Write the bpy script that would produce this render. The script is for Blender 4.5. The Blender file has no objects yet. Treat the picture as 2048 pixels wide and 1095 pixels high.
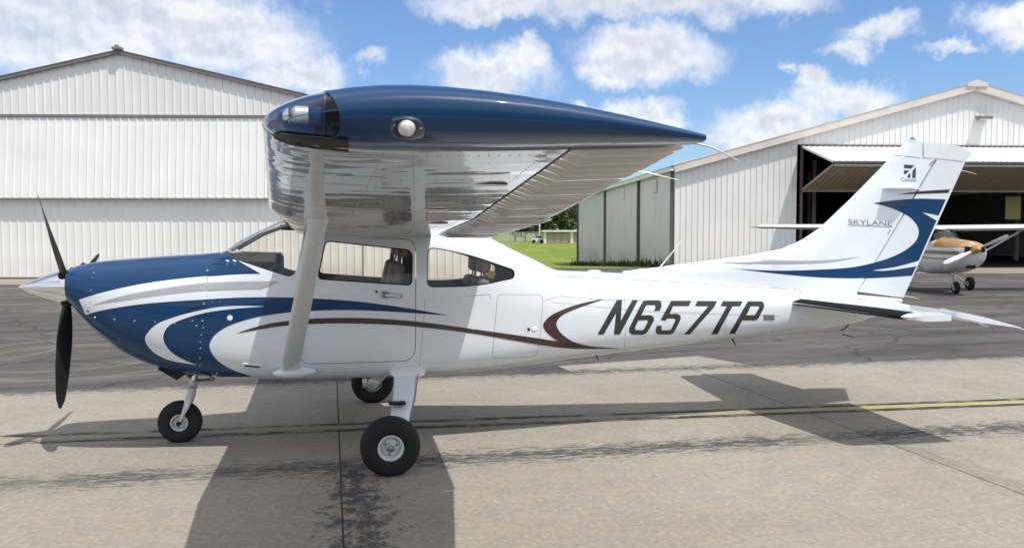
import bpy, bmesh, math, random
import numpy as np
from mathutils import Vector, Matrix
from mathutils.bvhtree import BVHTree
from mathutils.geometry import tessellate_polygon
random.seed(7)
SC = bpy.context.scene
COL = SC.collection
PI = math.pi

# ------------------------------------------------------------------ camera
W, H = 2048, 1095
FPX, YAW, PIT = 1690.2, .2108, -.0495
CAM = Vector((-.412, -7.597, 1.789))
cd = bpy.data.cameras.new('camera')
cd.sensor_width = 36; cd.lens = FPX / W * 36; cd.clip_end = 5000; cd.clip_start = .05
cam = bpy.data.objects.new('camera', cd); COL.objects.link(cam)
cam.location = CAM
cam.rotation_euler = (PI / 2 + PIT, 0, -YAW)
SC.camera = cam
FW = Vector((math.sin(YAW) * math.cos(PIT), math.cos(YAW) * math.cos(PIT), math.sin(PIT)))
RT = Vector((math.cos(YAW), -math.sin(YAW), 0)); UP = RT.cross(FW)
def ray(px, py): return FW + RT * ((px - W / 2) / FPX) - UP * ((py - H / 2) / FPX)
def aty(px, py, Y):                       # point of the photograph at the vertical plane y = Y
    d = ray(px, py); return CAM + d * ((Y - CAM.y) / d.y)
def XZ(px, py, Y): p = aty(px, py, Y); return (p.x, p.z)
def atz(px, py, z=0): d = ray(px, py); return CAM + d * ((z - CAM.z) / d.z)
F2 = Vector((math.sin(YAW), math.cos(YAW), 0))
def LD(L, D, z=0): return Vector((CAM.x, CAM.y, 0)) + RT * L + F2 * D + Vector((0, 0, z))

# ------------------------------------------------------------------ light
SUN = Vector((.27, -.39, 1)).normalized()
ELEV = math.asin(SUN.z); AZI = math.atan2(SUN.x, SUN.y)
sd = bpy.data.lights.new('sun', 'SUN'); sd.energy = 2.05; sd.angle = math.radians(.5); sd.color = (1, .965, .9)
so = bpy.data.objects.new('sun', sd); COL.objects.link(so)
so.rotation_euler = (-SUN).to_track_quat('-Z', 'Y').to_euler()
so.location = (0, 0, 30)
SC.render.engine = 'CYCLES'
for k, v in dict(max_bounces=7, diffuse_bounces=3, glossy_bounces=4, transmission_bounces=4, transparent_max_bounces=12, caustics_reflective=False, caustics_refractive=False).items(): setattr(SC.cycles, k, v)
SC.view_settings.view_transform = 'Standard'; SC.view_settings.look = 'None'
SC.view_settings.exposure = 0.94; SC.view_settings.gamma = 1
try: SC.view_settings.use_curve_mapping = False
except Exception: pass

# ------------------------------------------------------------------ node helpers
class NT:
    def __init__(s, tree): s.t = tree; s.t.nodes.clear()
    def n(s, ty, **kw):
        nd = s.t.nodes.new(ty)
        for k, v in kw.items():
            if k.startswith('i_'):
                key = k[2:]; key = int(key) if key.isdigit() else key.replace('_', ' ')
                s.set(nd.inputs[key], v)
            else: setattr(nd, k, v)
        return nd
    def set(s, inp, v):
        if hasattr(v, 'links') or hasattr(v, 'is_linked'): s.t.links.new(v, inp)
        else: inp.default_value = v
    def m(s, op, a, b=0.0, c=0.0, clamp=False):
        nd = s.t.nodes.new('ShaderNodeMath'); nd.operation = op; nd.use_clamp = clamp
        for i, v in enumerate((a, b, c)): s.set(nd.inputs[i], v)
        return nd.outputs[0]
    def vm(s, op, a, b=(0, 0, 0), scale=None):
        nd = s.t.nodes.new('ShaderNodeVectorMath'); nd.operation = op
        s.set(nd.inputs[0], a); s.set(nd.inputs[1], b)
        if scale is not None: s.set(nd.inputs[3], scale)
        return nd.outputs['Value'] if op in ('LENGTH', 'DOT_PRODUCT', 'DISTANCE') else nd.outputs[0]
    def mix(s, f, a, b, blend='MIX'):
        nd = s.t.nodes.new('ShaderNodeMix'); nd.data_type = 'RGBA'; nd.blend_type = blend
        s.set(nd.inputs[0], f); s.set(nd.inputs[6], a); s.set(nd.inputs[7], b)
        return nd.outputs[2]
    def rng(s, v, a, b, c=0.0, d=1.0, smooth=False):
        nd = s.t.nodes.new('ShaderNodeMapRange'); nd.interpolation_type = 'SMOOTHSTEP' if smooth else 'LINEAR'
        s.set(nd.inputs[0], v)
        for i, x in enumerate((a, b, c, d)): nd.inputs[i + 1].default_value = x
        return nd.outputs[0]
    def noise(s, vec, scale, detail=4, rough=.55, dist=0.0):
        nd = s.t.nodes.new('ShaderNodeTexNoise')
        if vec is not None: s.set(nd.inputs['Vector'], vec)
        nd.inputs['Scale'].default_value = scale; nd.inputs['Detail'].default_value = detail
        nd.inputs['Roughness'].default_value = rough; nd.inputs['Distortion'].default_value = dist
        return nd
    def geo(s): return s.n('ShaderNodeNewGeometry').outputs['Position']
    def obj(s): return s.n('ShaderNodeTexCoord').outputs['Object']
    def xyz(s, v):
        o = s.n('ShaderNodeSeparateXYZ', i_0=v).outputs; return o[0], o[1], o[2]
    def comb(s, x, y, z): return s.n('ShaderNodeCombineXYZ', i_0=x, i_1=y, i_2=z).outputs[0]

def newmat(name):
    m = bpy.data.materials.new(name); m.use_nodes = True
    return m, NT(m.node_tree)
def pbsdf(nt, col, rough=.5, metal=0., coat=0., coatr=.05, spec=.5, bump=None, bstr=.1, bdist=.01, emit=None):
    p = nt.n('ShaderNodeBsdfPrincipled')
    nt.set(p.inputs['Base Color'], col if hasattr(col, 'links') else (*col, 1))
    nt.set(p.inputs['Roughness'], rough); nt.set(p.inputs['Metallic'], metal)
    p.inputs['Coat Weight'].default_value = coat; p.inputs['Coat Roughness'].default_value = coatr
    p.inputs['Specular IOR Level'].default_value = spec
    if bump is not None:
        b = nt.n('ShaderNodeBump', i_Strength=bstr, i_Distance=bdist, i_Height=bump)
        nt.t.links.new(b.outputs[0], p.inputs['Normal'])
        if coat: nt.t.links.new(b.outputs[0], p.inputs['Coat Normal'])
    o = nt.n('ShaderNodeOutputMaterial'); nt.t.links.new(p.outputs[0], o.inputs[0])
    return p
M = {}
def simple(key, col, rough=.5, metal=0., coat=0., spec=.5, var=.08, vscale=6., bstr=0., bscale=60., coatr=.05):
    """plain procedural material: a base colour with faint grime variation and optional fine bump"""
    m, nt = newmat(key)
    v = nt.noise(nt.obj(), vscale, 5, .6).outputs[0]
    f = nt.rng(v, .3, .7, 1 - var, 1 + var * .5)
    c = nt.vm('SCALE', (*col,), scale=f)
    r = nt.rng(v, .3, .7, rough * .85, min(1, rough * 1.2))
    bump = nt.noise(nt.obj(), bscale, 3, .6).outputs[0] if bstr else None
    pbsdf(nt, c, r, metal, coat, coatr, spec, bump, bstr, .004)
    M[key] = m; return m

# ------------------------------------------------------------------ world: sky with cumulus
wd = bpy.data.worlds.new('World'); SC.world = wd; wd.use_nodes = True
nt = NT(wd.node_tree)
wd.cycles.sampling_method = 'MANUAL'; wd.cycles.sample_map_resolution = 256
sky = nt.n('ShaderNodeTexSky'); sky.sky_type = 'NISHITA'; sky.sun_disc = False
sky.sun_elevation = ELEV; sky.sun_rotation = AZI; sky.altitude = 0; sky.air_density = 1.0; sky.dust_density = .6; sky.ozone_density = 2.5
dirv = nt.n('ShaderNodeTexCoord').outputs['Generated']
dirn = nt.vm('NORMALIZE', dirv)
dx, dy, dz = nt.xyz(dirn)
az = nt.m('ARCTAN2', dx, dy); el = nt.m('ARCSINE', dz)
wn = nt.noise(dirn, 12, 6, .66).outputs['Color']
warp = nt.vm('SCALE', nt.vm('SUBTRACT', wn, (.5, .5, .5)), scale=.105)
q0 = nt.comb(az, el, 0.0)
q = nt.vm('ADD', q0, nt.vm('MULTIPLY', warp, (1, 1, 0)))
def blobdir(px, py):
    d = ray(px, py).normalized(); return math.atan2(d.x, d.y), math.asin(d.z)
# cumulus seen over the hangars: (px, py, rx, ry, weight, grey)
CL = [(90, 60, 330, 95, 1.0, .25), (470, 75, 190, 85, .95, .3), (590, 150, 110, 55, .95, .1), (250, 20, 330, 60, 1, .5),
      (1000, 5, 200, 40, .8, .75), (1290, -15, 330, 62, 1.0, .95), (1560, 5, 120, 40, .7, .6),
      (985, 150, 125, 68, 1.05, .05), (1060, 120, 55, 45, .9, .05), (1300, 105, 150, 60, 1.05, .25), (1215, 140, 80, 35, .85, .25),
      (1270, 225, 95, 42, 1.0, .05), (1335, 250, 60, 25, .8, .1), (1150, 220, 40, 18, .8, .1),
      (1540, 255, 125, 50, 1.0, .1), (1680, 205, 130, 45, .95, .15), (1635, 158, 40, 32, .95, .05), (1470, 285, 60, 30, .85, .1),
      (1780, 55, 70, 30, .75, .1), (1720, 90, 50, 24, .75, .1), (2030, 35, 75, 50, .95, .15), (1900, 97, 45, 18, .65, .1), (1590, 125, 26, 18, .55, .2),
      (740, 130, 40, 22, .5, .3)]
def density(qv):
    tot = None; gr = None
    for (px, py, rx, ry, w, g) in CL:
        a, e = blobdir(px, py)
        dv = nt.vm('MULTIPLY', nt.vm('SUBTRACT', qv, (a, e, 0)), (FPX / rx, FPX / ry, 0))
        b = nt.rng(nt.vm('LENGTH', dv), 0, 1.22, w, 0.0)
        tot = b if tot is None else nt.m('MAXIMUM', tot, b)
        if g >= .5:
            gg = nt.m('MULTIPLY', b, g); gr = gg if gr is None else nt.m('MAXIMUM', gr, gg)
    return tot, gr
d1, grey = density(q)
# plain-noise clouds out of view on the sky's vault, thickened to brighten the shadows
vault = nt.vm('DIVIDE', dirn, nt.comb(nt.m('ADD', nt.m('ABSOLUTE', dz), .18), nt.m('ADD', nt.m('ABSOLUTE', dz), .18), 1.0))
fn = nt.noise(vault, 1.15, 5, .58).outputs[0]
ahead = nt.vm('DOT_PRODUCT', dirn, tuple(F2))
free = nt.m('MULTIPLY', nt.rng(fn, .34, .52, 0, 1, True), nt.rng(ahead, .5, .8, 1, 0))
fine = nt.noise(dirn, 60, 4, .65).outputs[0]
dd = nt.m('ADD', d1, nt.m('MULTIPLY', nt.m('SUBTRACT', fine, .5), .13))
soft = nt.noise(dirn, 7, 2).outputs[0]
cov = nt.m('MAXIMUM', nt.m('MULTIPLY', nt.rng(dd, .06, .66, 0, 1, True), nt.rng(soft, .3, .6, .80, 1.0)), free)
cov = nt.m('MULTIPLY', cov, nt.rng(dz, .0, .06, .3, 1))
pa = nt.noise(dirn, 19, 4, .58).outputs[0]; pb = nt.noise(nt.vm('ADD', dirn, (.004, .0, .009)), 19, 4, .58).outputs[0]
relief = nt.m('SUBTRACT', pa, pb)                      # puffs lit from above and the right
lit = nt.m('ADD', nt.rng(relief, -.08, .08, .58, 1.0), nt.rng(d1, .25, 1.0, .18, -.22), clamp=True)
lit = nt.m('MULTIPLY', lit, nt.rng(grey, .25, .85, 1.0, .38))
ccol = nt.mix(lit, (1.65, 1.85, 2.15, 1), (3.65, 3.7, 3.78, 1))
skyc = nt.mix(1.0, sky.outputs[0], (.375, .44, .53, 1), 'MULTIPLY')
fincol = nt.mix(nt.m('MULTIPLY', cov, .93), skyc, ccol)
bg = nt.n('ShaderNodeBackground', i_Color=fincol, i_Strength=.15)
nt.t.links.new(bg.outputs[0], nt.n('ShaderNodeOutputWorld').inputs[0])

# ------------------------------------------------------------------ mesh helpers
def fin(name, bm, mat, parent=None, ang=35, mats=None, doubles=False):
    if doubles: bmesh.ops.remove_doubles(bm, verts=bm.verts, dist=1e-5)
    me = bpy.data.meshes.new(name); bm.to_mesh(me); bm.free()
    for mm in (mats or [mat]): me.materials.append(M[mm] if isinstance(mm, str) else mm)
    if ang is not None:
        me.polygons.foreach_set('use_smooth', [True] * len(me.polygons))
        me.set_sharp_from_angle(angle=math.radians(ang))
    o = bpy.data.objects.new(name, me); COL.objects.link(o)
    if parent is not None: o.parent = parent
    return o
def inst(o, parent=None, loc=None, rot=None):
    c = o.copy(); COL.objects.link(c)
    c.parent = parent
    if loc is not None: c.location = loc
    if rot is not None: c.rotation_euler = rot
    return c
def empty(name, loc=(0, 0, 0), rz=0):
    o = bpy.data.objects.new(name, None); COL.objects.link(o); o.empty_display_size = .2
    o.location = loc; o.rotation_euler = (0, 0, rz); return o
def tag(o, label, cat=None, group=None, kind=None):
    if label: o['label'] = label
    if cat: o['category'] = cat
    if group: o['group'] = group
    if kind: o['kind'] = kind
    return o
def rings(bm, R, cap0=True, cap1=True, closed=True, mi=0):
    V = [[bm.verts.new(p) for p in r] for r in R]; n = len(R[0]); F = []
    for a, b in zip(V[:-1], V[1:]):
        for i in range(n if closed else n - 1):
            j = (i + 1) % n
            try: f = bm.faces.new((a[i], a[j], b[j], b[i])); f.material_index = mi; F.append(f)
            except ValueError: pass
    if cap0: bm.faces.new(V[0][::-1]).material_index = mi
    if cap1: bm.faces.new(V[-1]).material_index = mi
    return V
def box(bm, c, s, rot=None, bev=0, mi=0, seg=2):
    r = bmesh.ops.create_cube(bm, size=1); vs = r['verts']
    bmesh.ops.scale(bm, vec=s, verts=vs)
    if bev:
        es = list({e for v in vs for e in v.link_edges})
        g = bmesh.ops.bevel(bm, geom=es, offset=bev, segments=seg, affect='EDGES', profile=.5, clamp_overlap=True)
        vs = list({v for f in g['faces'] for v in f.verts} | {v for v in vs if v.is_valid})
    if rot is not None: bmesh.ops.rotate(bm, cent=(0, 0, 0), matrix=rot, verts=vs)
    bmesh.ops.translate(bm, vec=c, verts=vs)
    if mi:
        for f in {f for v in vs for f in v.link_faces}: f.material_index = mi
    return vs
def frame(d):
    d = Vector(d).normalized(); a = Vector((0, 0, 1)) if abs(d.z) < .9 else Vector((1, 0, 0))
    u = d.cross(a).normalized(); return d, u, d.cross(u)
def tube(bm, pts, rad, n=10, cap=True):
    pts = [Vector(p) for p in pts]; R = []
    rad = rad if isinstance(rad, (list, tuple)) else [rad] * len(pts)
    _, u, v = frame(pts[-1] - pts[0])
    for i, p in enumerate(pts):
        t = (pts[min(i + 1, len(pts) - 1)] - pts[max(i - 1, 0)]).normalized()
        uu = (u - t * u.dot(t)).normalized(); vv = t.cross(uu)
        R.append([p + uu * rad[i] * math.cos(2 * PI * k / n) + vv * rad[i] * math.sin(2 * PI * k / n) for k in range(n)])
    return rings(bm, R, cap, cap)
def lathe(bm, prof, o, axis, n=32, cap0=False, cap1=False, mi=0):
    """prof: (distance along axis, radius)"""
    d, u, v = frame(axis); o = Vector(o)
    R = [[o + d * a + (u * math.cos(2 * PI * k / n) + v * math.sin(2 * PI * k / n)) * max(r, 1e-4) for k in range(n)] for a, r in prof]
    return rings(bm, R, cap0, cap1, mi=mi)
def cat(pts, k=5, closed=True):
    """Catmull-Rom outline; a point given twice in a row is a corner"""
    P = [Vector((p[0], p[1])) for p in pts]; out = []; n = len(P)
    rngi = range(n) if closed else range(n - 1)
    for i in rngi:
        p1, p2 = P[i], P[(i + 1) % n]
        if (p1 - p2).length < 1e-9: continue
        p0 = P[i - 1] if (closed or i > 0) else p1
        p3 = P[(i + 2) % n] if (closed or i + 2 < n) else p2
        for j in range(k):
            t = j / k
            out.append(.5 * ((2 * p1) + (p2 - p0) * t + (2 * p0 - 5 * p1 + 4 * p2 - p3) * t * t + (3 * p1 - p0 - 3 * p2 + p3) * t ** 3))
    if not closed: out.append(P[-1])
    return [(p.x, p.y) for p in out]
def pchip(xs, ys):
    xs = np.array(xs, float); ys = np.array(ys, float); h = np.diff(xs); d = np.diff(ys) / h
    m = np.zeros(len(xs)); m[0] = d[0]; m[-1] = d[-1]
    for i in range(1, len(xs) - 1):
        if d[i - 1] * d[i] > 0:
            w1, w2 = 2 * h[i] + h[i - 1], h[i] + 2 * h[i - 1]; m[i] = (w1 + w2) / (w1 / d[i - 1] + w2 / d[i])
    def f(x):
        i = int(min(max(np.searchsorted(xs, x) - 1, 0), len(h) - 1)); t = min(max((x - xs[i]) / h[i], 0), 1)
        return float((2*t**3-3*t*t+1)*ys[i] + (t**3-2*t*t+t)*h[i]*m[i] + (-2*t**3+3*t*t)*ys[i+1] + (t**3-t*t)*h[i]*m[i+1])
    return f
def flatpoly(loops, gx, gy):
    """tessellate 2-D loops (holes allowed) and cut them on a grid; returns a bmesh lying in x,y"""
    bm = bmesh.new(); flat = [p for l in loops for p in l]
    vs = [bm.verts.new((p[0], p[1], 0)) for p in flat]
    for t in tessellate_polygon([[Vector((p[0], p[1], 0)) for p in l] for l in loops]):
        try: bm.faces.new([vs[i] for i in t])
        except ValueError: pass
    for ax, g in ((0, gx), (1, gy)):
        if not g: continue
        lo, hi = min(p[ax] for p in flat), max(p[ax] for p in flat)
        k = math.floor(lo / g) + 1
        while k * g < hi - 1e-6:
            co = [0, 0, 0]; co[ax] = k * g + 1e-4; no = [0, 0, 0]; no[ax] = 1
            bmesh.ops.bisect_plane(bm, geom=bm.verts[:] + bm.edges[:] + bm.faces[:], plane_co=co, plane_no=no, dist=1e-7)
            k += 1
    return bm
def decal(name, loops, bvh, mat, parent, off=.002, gx=14, gy=7):
    """paint or lettering: an outline laid on the surface it is painted on"""
    bm = flatpoly(loops, gx, gy); last = None
    for v in bm.verts:
        d = ray(v.co.x, v.co.y).normalized()
        loc, no, idx, ds = bvh.ray_cast(CAM, d)
        if loc is None:
            loc, no, idx, ds = bvh.find_nearest(last or (CAM + d * 7.3))
        if no.dot(d) > 0: no = -no
        last = loc.copy(); v.co = loc + no * off
    bmesh.ops.recalc_face_normals(bm, faces=bm.faces)
    for f in bm.faces:
        if f.normal.dot(f.calc_center_median() - CAM) > 0: f.normal_flip()
    return fin(name, bm, mat, parent, 60)
def hit(bvh, px, py):
    d = ray(px, py).normalized(); l, n, i, s = bvh.ray_cast(CAM, d)
    if l is None: l, n, i, s = bvh.find_nearest(CAM + d * 7.2)
    if n.dot(d) > 0: n = -n
    return l, n
def slab(name, poly, T, plane, mat, parent, g=.12, ang=30, off=0):
    """a thin body from an outline: half thickness T(a,b); plane 'xz' (thickness along y) or 'xy'"""
    bm = flatpoly([poly], g, g)
    bmesh.ops.remove_doubles(bm, verts=bm.verts, dist=1e-5)
    f0 = list(bm.faces); vmap = {}
    for v in list(bm.verts):
        a, b = v.co.x, v.co.y; t = T(a, b)
        if plane == 'xz': v.co = (a, -t + off, b); w = bm.verts.new((a, t + off, b))
        else: o = off(a, b) if callable(off) else off; v.co = (a, b, o + t); w = bm.verts.new((a, b, o - t))
        vmap[v] = w
    bnd = [e for e in bm.edges if e.is_boundary]
    for f in f0: bm.faces.new([vmap[v] for v in reversed(f.verts)])
    for e in bnd:
        a, b = e.verts
        try: bm.faces.new((a, b, vmap[b], vmap[a]))
        except ValueError: pass
    bmesh.ops.recalc_face_normals(bm, faces=bm.faces)
    return fin(name, bm, mat, parent, ang)
def bvh_of(*objs):
    vs, fs = [], []
    for o in objs:
        b = len(vs); vs += [o.matrix_world @ v.co if False else v.co.copy() for v in o.data.vertices]
        fs += [[i + b for i in p.vertices] for p in o.data.polygons]
    return BVHTree.FromPolygons(vs, fs)

# ------------------------------------------------------------------ materials
simple('white_paint', (.70, .75, .81), .28, 0, .7, .5, .03, 3)
simple('white_trim', (.78, .78, .77), .35, 0, .3, .5, .05, 5)
simple('grey_paint', (.40, .42, .42), .3, .25, .5, .5, .04)
simple('brown_paint', (.040, .012, .009), .3, 0, .7, .5, .06)
simple('letter_black', (.022, .023, .024), .35, 0, .5, .5, .08)
simple('letter_grey', (.20, .21, .25), .4, 0, .3, .5, .05)
simple('dash_grey', (.17, .165, .17), .4)
simple('navy_dark', (.012, .03, .075), .3, .2, .6)
simple('chrome', (.80, .80, .81), .13, 1.0, 0, .5, .03)
simple('steel', (.45, .45, .45), .38, 1.0, 0, .5, .15, 30)
simple('brushed_silver', (.62, .62, .62), .34, .7, 0, .5, .08, 20)
simple('wheel_white', (.62, .63, .65), .4, .1, .2, .5, .25, 25)
simple('rubber', (.011, .011, .012), .72, 0, 0, .4, .35, 14, .15, 200)
simple('black', (.006, .006, .007), .55, 0, 0, .3, .1)
simple('black_gloss', (.008, .008, .009), .2, 0, .5)
simple('exhaust', (.10, .065, .05), .6, .5, 0, .5, .4, 20)
simple('lining', (.085, .085, .09), .8, 0, 0, .3, .1)
simple('seat_grey', (.17, .165, .165), .6, 0, 0, .4, .12, 12, .1, 80)
simple('seat_light', (.33, .31, .29), .6, 0, 0, .4, .1)
simple('dash_black', (.022, .022, .026), .55, 0, 0, .4, .2)
simple('boot_black', (.008, .009, .010), .75, 0, 0, .12, .2)
simple('prop_black', (.010, .010, .011), .42, 0, 0, .5, .1)
simple('strobe_glassy', (.62, .63, .60), .12, 0, .8, .5, .3, 60)
simple('belt_yellow', (.45, .42, .18), .7)
def blue():
    m, nt = newmat('blue_metallic')
    fl = nt.noise(nt.obj(), 900, 1, .5).outputs[0]; big = nt.noise(nt.obj(), 2, 3).outputs[0]
    c = nt.mix(nt.rng(fl, .35, .65), (.0006, .030, .095, 1), (.001, .044, .135, 1))
    c = nt.vm('SCALE', c, scale=nt.rng(big, .3, .7, .93, 1.06))
    p = pbsdf(nt, c, .4, .0, .5, .025, .2)
    M['blue'] = m
blue()
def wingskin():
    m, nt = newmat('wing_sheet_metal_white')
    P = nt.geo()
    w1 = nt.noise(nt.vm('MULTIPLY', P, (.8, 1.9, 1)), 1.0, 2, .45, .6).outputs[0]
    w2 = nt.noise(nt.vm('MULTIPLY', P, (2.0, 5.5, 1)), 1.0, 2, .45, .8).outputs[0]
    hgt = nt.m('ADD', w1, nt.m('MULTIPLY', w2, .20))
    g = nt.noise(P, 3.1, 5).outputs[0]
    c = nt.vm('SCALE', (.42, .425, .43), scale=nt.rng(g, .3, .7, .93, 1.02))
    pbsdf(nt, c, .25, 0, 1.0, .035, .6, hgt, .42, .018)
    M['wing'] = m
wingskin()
def glassmat(key, tint, refl=1.0):
    m, nt = newmat(key)
    bf = nt.n('ShaderNodeNewGeometry').outputs['Backfacing']
    fr = nt.n('ShaderNodeFresnel', i_IOR=nt.rng(bf, 0, 1, 1.5, 1 / 1.5)).outputs[0]     # a thin pane reflects alike from both sides
    tr = nt.n('ShaderNodeBsdfTransparent', i_Color=(*tint, 1)); gl = nt.n('ShaderNodeBsdfGlossy', i_Roughness=.015)
    gl.inputs['Color'].default_value = (1, 1, 1, 1)
    dirt = nt.noise(nt.obj(), 9, 4).outputs[0]
    mx = nt.n('ShaderNodeMixShader'); nt.set(mx.inputs[0], nt.m('MULTIPLY', fr, nt.rng(dirt, .3, .7, refl * .9, refl)))
    nt.t.links.new(tr.outputs[0], mx.inputs[1]); nt.t.links.new(gl.outputs[0], mx.inputs[2])
    nt.t.links.new(mx.outputs[0], nt.n('ShaderNodeOutputMaterial').inputs[0]); M[key] = m
glassmat('glass', (.95, .93, .88)); glassmat('lens', (.86, .9, .95)); glassmat('glass_green', (.32, .48, .5), 1.6)
def siding(key, col, dirt=.1):
    m, nt = newmat(key); P = nt.geo()
    s = nt.noise(nt.vm('MULTIPLY', P, (2.2, 2.2, .22)), 1.0, 6, .65).outputs[0]
    b = nt.noise(P, .6, 4).outputs[0]
    _, _, z = nt.xyz(P)
    c = nt.mix(nt.rng(s, .52, .75), (*col, 1), tuple(x * (1 - dirt * 1.6) for x in col) + (1,))
    c = nt.mix(nt.m('MULTIPLY', nt.rng(z, .0, .9, .7, 0), nt.rng(b, .35, .65)), c, (col[0] * .62, col[1] * .56, col[2] * .48, 1))
    c = nt.vm('SCALE', c, scale=nt.rng(b, .3, .7, .95, 1.03))
    oil = nt.noise(nt.vm('MULTIPLY', P, (2.5, 2.5, .9)), 1.0, 2).outputs[0]
    pbsdf(nt, c, .42, 0, .15, .2, .5, oil, .12, .03); M[key] = m
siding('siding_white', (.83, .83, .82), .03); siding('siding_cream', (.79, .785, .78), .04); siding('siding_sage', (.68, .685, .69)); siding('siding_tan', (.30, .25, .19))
simple('trim_grey', (.24, .22, .20), .5, 0, 0, .5, .12, 2); simple('trim_pale', (.72, .66, .61), .5, 0, 0, .5, .1, 2)
simple('trim_taupe', (.13, .10, .095), .55, 0, 0, .5, .1, 2); simple('trim_white', (.75, .74, .72), .45, 0, 0, .5, .08, 2)
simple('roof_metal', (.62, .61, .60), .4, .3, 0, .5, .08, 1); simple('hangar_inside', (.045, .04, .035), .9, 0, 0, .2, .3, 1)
simple('steel_post', (.30, .29, .27), .6); simple('dark_goods', (.03, .028, .026), .8); simple('beige_wall', (.40, .34, .29), .8, 0, 0, .3, .1, 1)
def concrete():
    m, nt = newmat('apron_concrete'); P = nt.geo(); x, y, z = nt.xyz(P)
    big = nt.noise(P, .55, 5, .6).outputs[0]; md = nt.noise(P, 4.5, 6, .65).outputs[0]
    grit = nt.noise(P, 24, 6, .78).outputs[0]; fine = nt.noise(P, 140, 4, .7).outputs[0]
    str_ = nt.noise(nt.vm('MULTIPLY', P, (.9, 7, 1)), 1.0, 5, .65).outputs[0]
    c = nt.mix(nt.rng(big, .32, .68), (.310, .262, .195, 1), (.385, .335, .262, 1))
    c = nt.mix(nt.rng(md, .42, .72, 0, .55), c, (.245, .222, .190, 1))
    c = nt.mix(nt.rng(str_, .52, .75, 0, .45), c, (.40, .35, .275, 1))
    c = nt.mix(nt.rng(grit, .50, .64, 0, .42), c, (.185, .165, .138, 1))
    c = nt.mix(nt.rng(grit, .47, .34, 0, .42), c, (.52, .475, .40, 1))
    c = nt.mix(nt.rng(fine, .56, .75, 0, .35), c, (.16, .145, .125, 1))
    # old tar and rubber wear bleeding out of the joints
    n1 = nt.noise(nt.vm('MULTIPLY', P, (5.5, 20, 1)), 1.0, 8, .80).outputs[0]
    n2 = nt.noise(nt.vm('MULTIPLY', P, (9, 6.5, 1)), 1.0, 8, .80).outputs[0]
    gate = nt.rng(nt.noise(nt.comb(x, nt.m('MULTIPLY', y, .2), 0.0), .62, 3).outputs[0], .34, .50, .5, 1.0)
    jy = nt.m('ABSOLUTE', nt.m('SUBTRACT', nt.m('FLOORED_MODULO', nt.m('ADD', y, 1.05 + 1.9), 3.8), 1.9))
    s1 = nt.rng(nt.m('ADD', jy, nt.m('MULTIPLY', nt.m('SUBTRACT', n1, .5), 2.6)), .06, .22, 1, 0)
    s1 = nt.m('MULTIPLY', nt.m('MULTIPLY', s1, gate), nt.rng(jy, .12, .60, 1, 0))
    jx = nt.m('SUBTRACT', nt.m('FLOORED_MODULO', nt.m('ADD', x, .36 + 1.2), 4.56), 1.2)
    sid = nt.m('ABSOLUTE', nt.m('SUBTRACT', jx, .10))
    s2 = nt.rng(nt.m('ADD', sid, nt.m('MULTIPLY', nt.m('SUBTRACT', n2, .5), 2.2)), .03, .20, 1, 0)
    s2 = nt.m('MULTIPLY', nt.m('MULTIPLY', s2, nt.rng(sid, .14, .62, 1, 0)), nt.rng(y, -.75, -1.25, .08, 1.0))
    s2 = nt.m('MULTIPLY', s2, nt.rng(x, 2.0, 3.5, 1, .25))
    st = nt.m('MULTIPLY', nt.m('MAXIMUM', s1, s2), .88)
    c = nt.mix(st, c, (.055, .055, .06, 1))
    c = nt.vm('MULTIPLY', c, (.90, .93, .975))
    hgt = nt.m('ADD', nt.m('MULTIPLY', grit, .7), nt.m('MULTIPLY', fine, .4))
    pbsdf(nt, c, .85, 0, 0, .1, .3, hgt, .55, .006); M['concrete'] = m
concrete()
def asphalt():
    m, nt = newmat('apron_asphalt'); P = nt.geo(); x, y, z = nt.xyz(P)
    rot = nt.comb(nt.m('ADD', x, nt.m('MULTIPLY', y, .12)), nt.m('SUBTRACT', y, nt.m('MULTIPLY', x, .12)), 0.0)
    sx = nt.noise(nt.vm('MULTIPLY', rot, (.28, 1.3, 1)), 1.0, 7, .70).outputs[0]
    sy = nt.noise(nt.vm('MULTIPLY', rot, (.9, 4.2, 1)), 1.0, 7, .72).outputs[0]
    g = nt.noise(P, 55, 4, .7).outputs[0]; b = nt.noise(P, .16, 4).outputs[0]
    c = nt.mix(nt.rng(sx, .38, .64), (.068, .064, .062, 1), (.160, .148, .136, 1))
    c = nt.mix(nt.rng(sy, .52, .72, 0, .55), c, (.052, .050, .050, 1))
    c = nt.mix(nt.rng(g, .5, .68, 0, .55), c, (.225, .21, .195, 1))
    c = nt.vm('SCALE', c, scale=nt.rng(b, .35, .65, .62, .88))
    vo = nt.n('ShaderNodeTexVoronoi', feature='DISTANCE_TO_EDGE'); nt.set(vo.inputs['Vector'], nt.vm('ADD', P, nt.vm('SCALE', nt.noise(P, .9, 4).outputs['Color'], scale=.9))); vo.inputs['Scale'].default_value = .33
    c = nt.mix(nt.rng(vo.outputs['Distance'], .004, .014, .6, 0), c, (.028, .027, .027, 1))     # sealed cracks
    # looped tyre scuffs
    rings_ = None
    for (cx, cy, r) in ((-4.1, 5.6, 1.3), (-4.0, 5.3, 1.75), (-6.2, 6.6, 1.6), (-3.6, 5.9, 2.3)):
        dd = nt.m('ABSOLUTE', nt.m('SUBTRACT', nt.vm('LENGTH', nt.vm('SUBTRACT', nt.comb(x, y, 0.0), (cx, cy, 0))), r))
        k = nt.rng(dd, .02, .07, 1, 0); rings_ = k if rings_ is None else nt.m('MAXIMUM', rings_, k)
    c = nt.mix(nt.m('MULTIPLY', rings_, nt.rng(sy, .3, .6, .1, .5)), c, (.24, .225, .20, 1))
    pbsdf(nt, c, .88, 0, 0, .1, .3, g, .5, .008); M['asphalt'] = m
asphalt()
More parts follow.
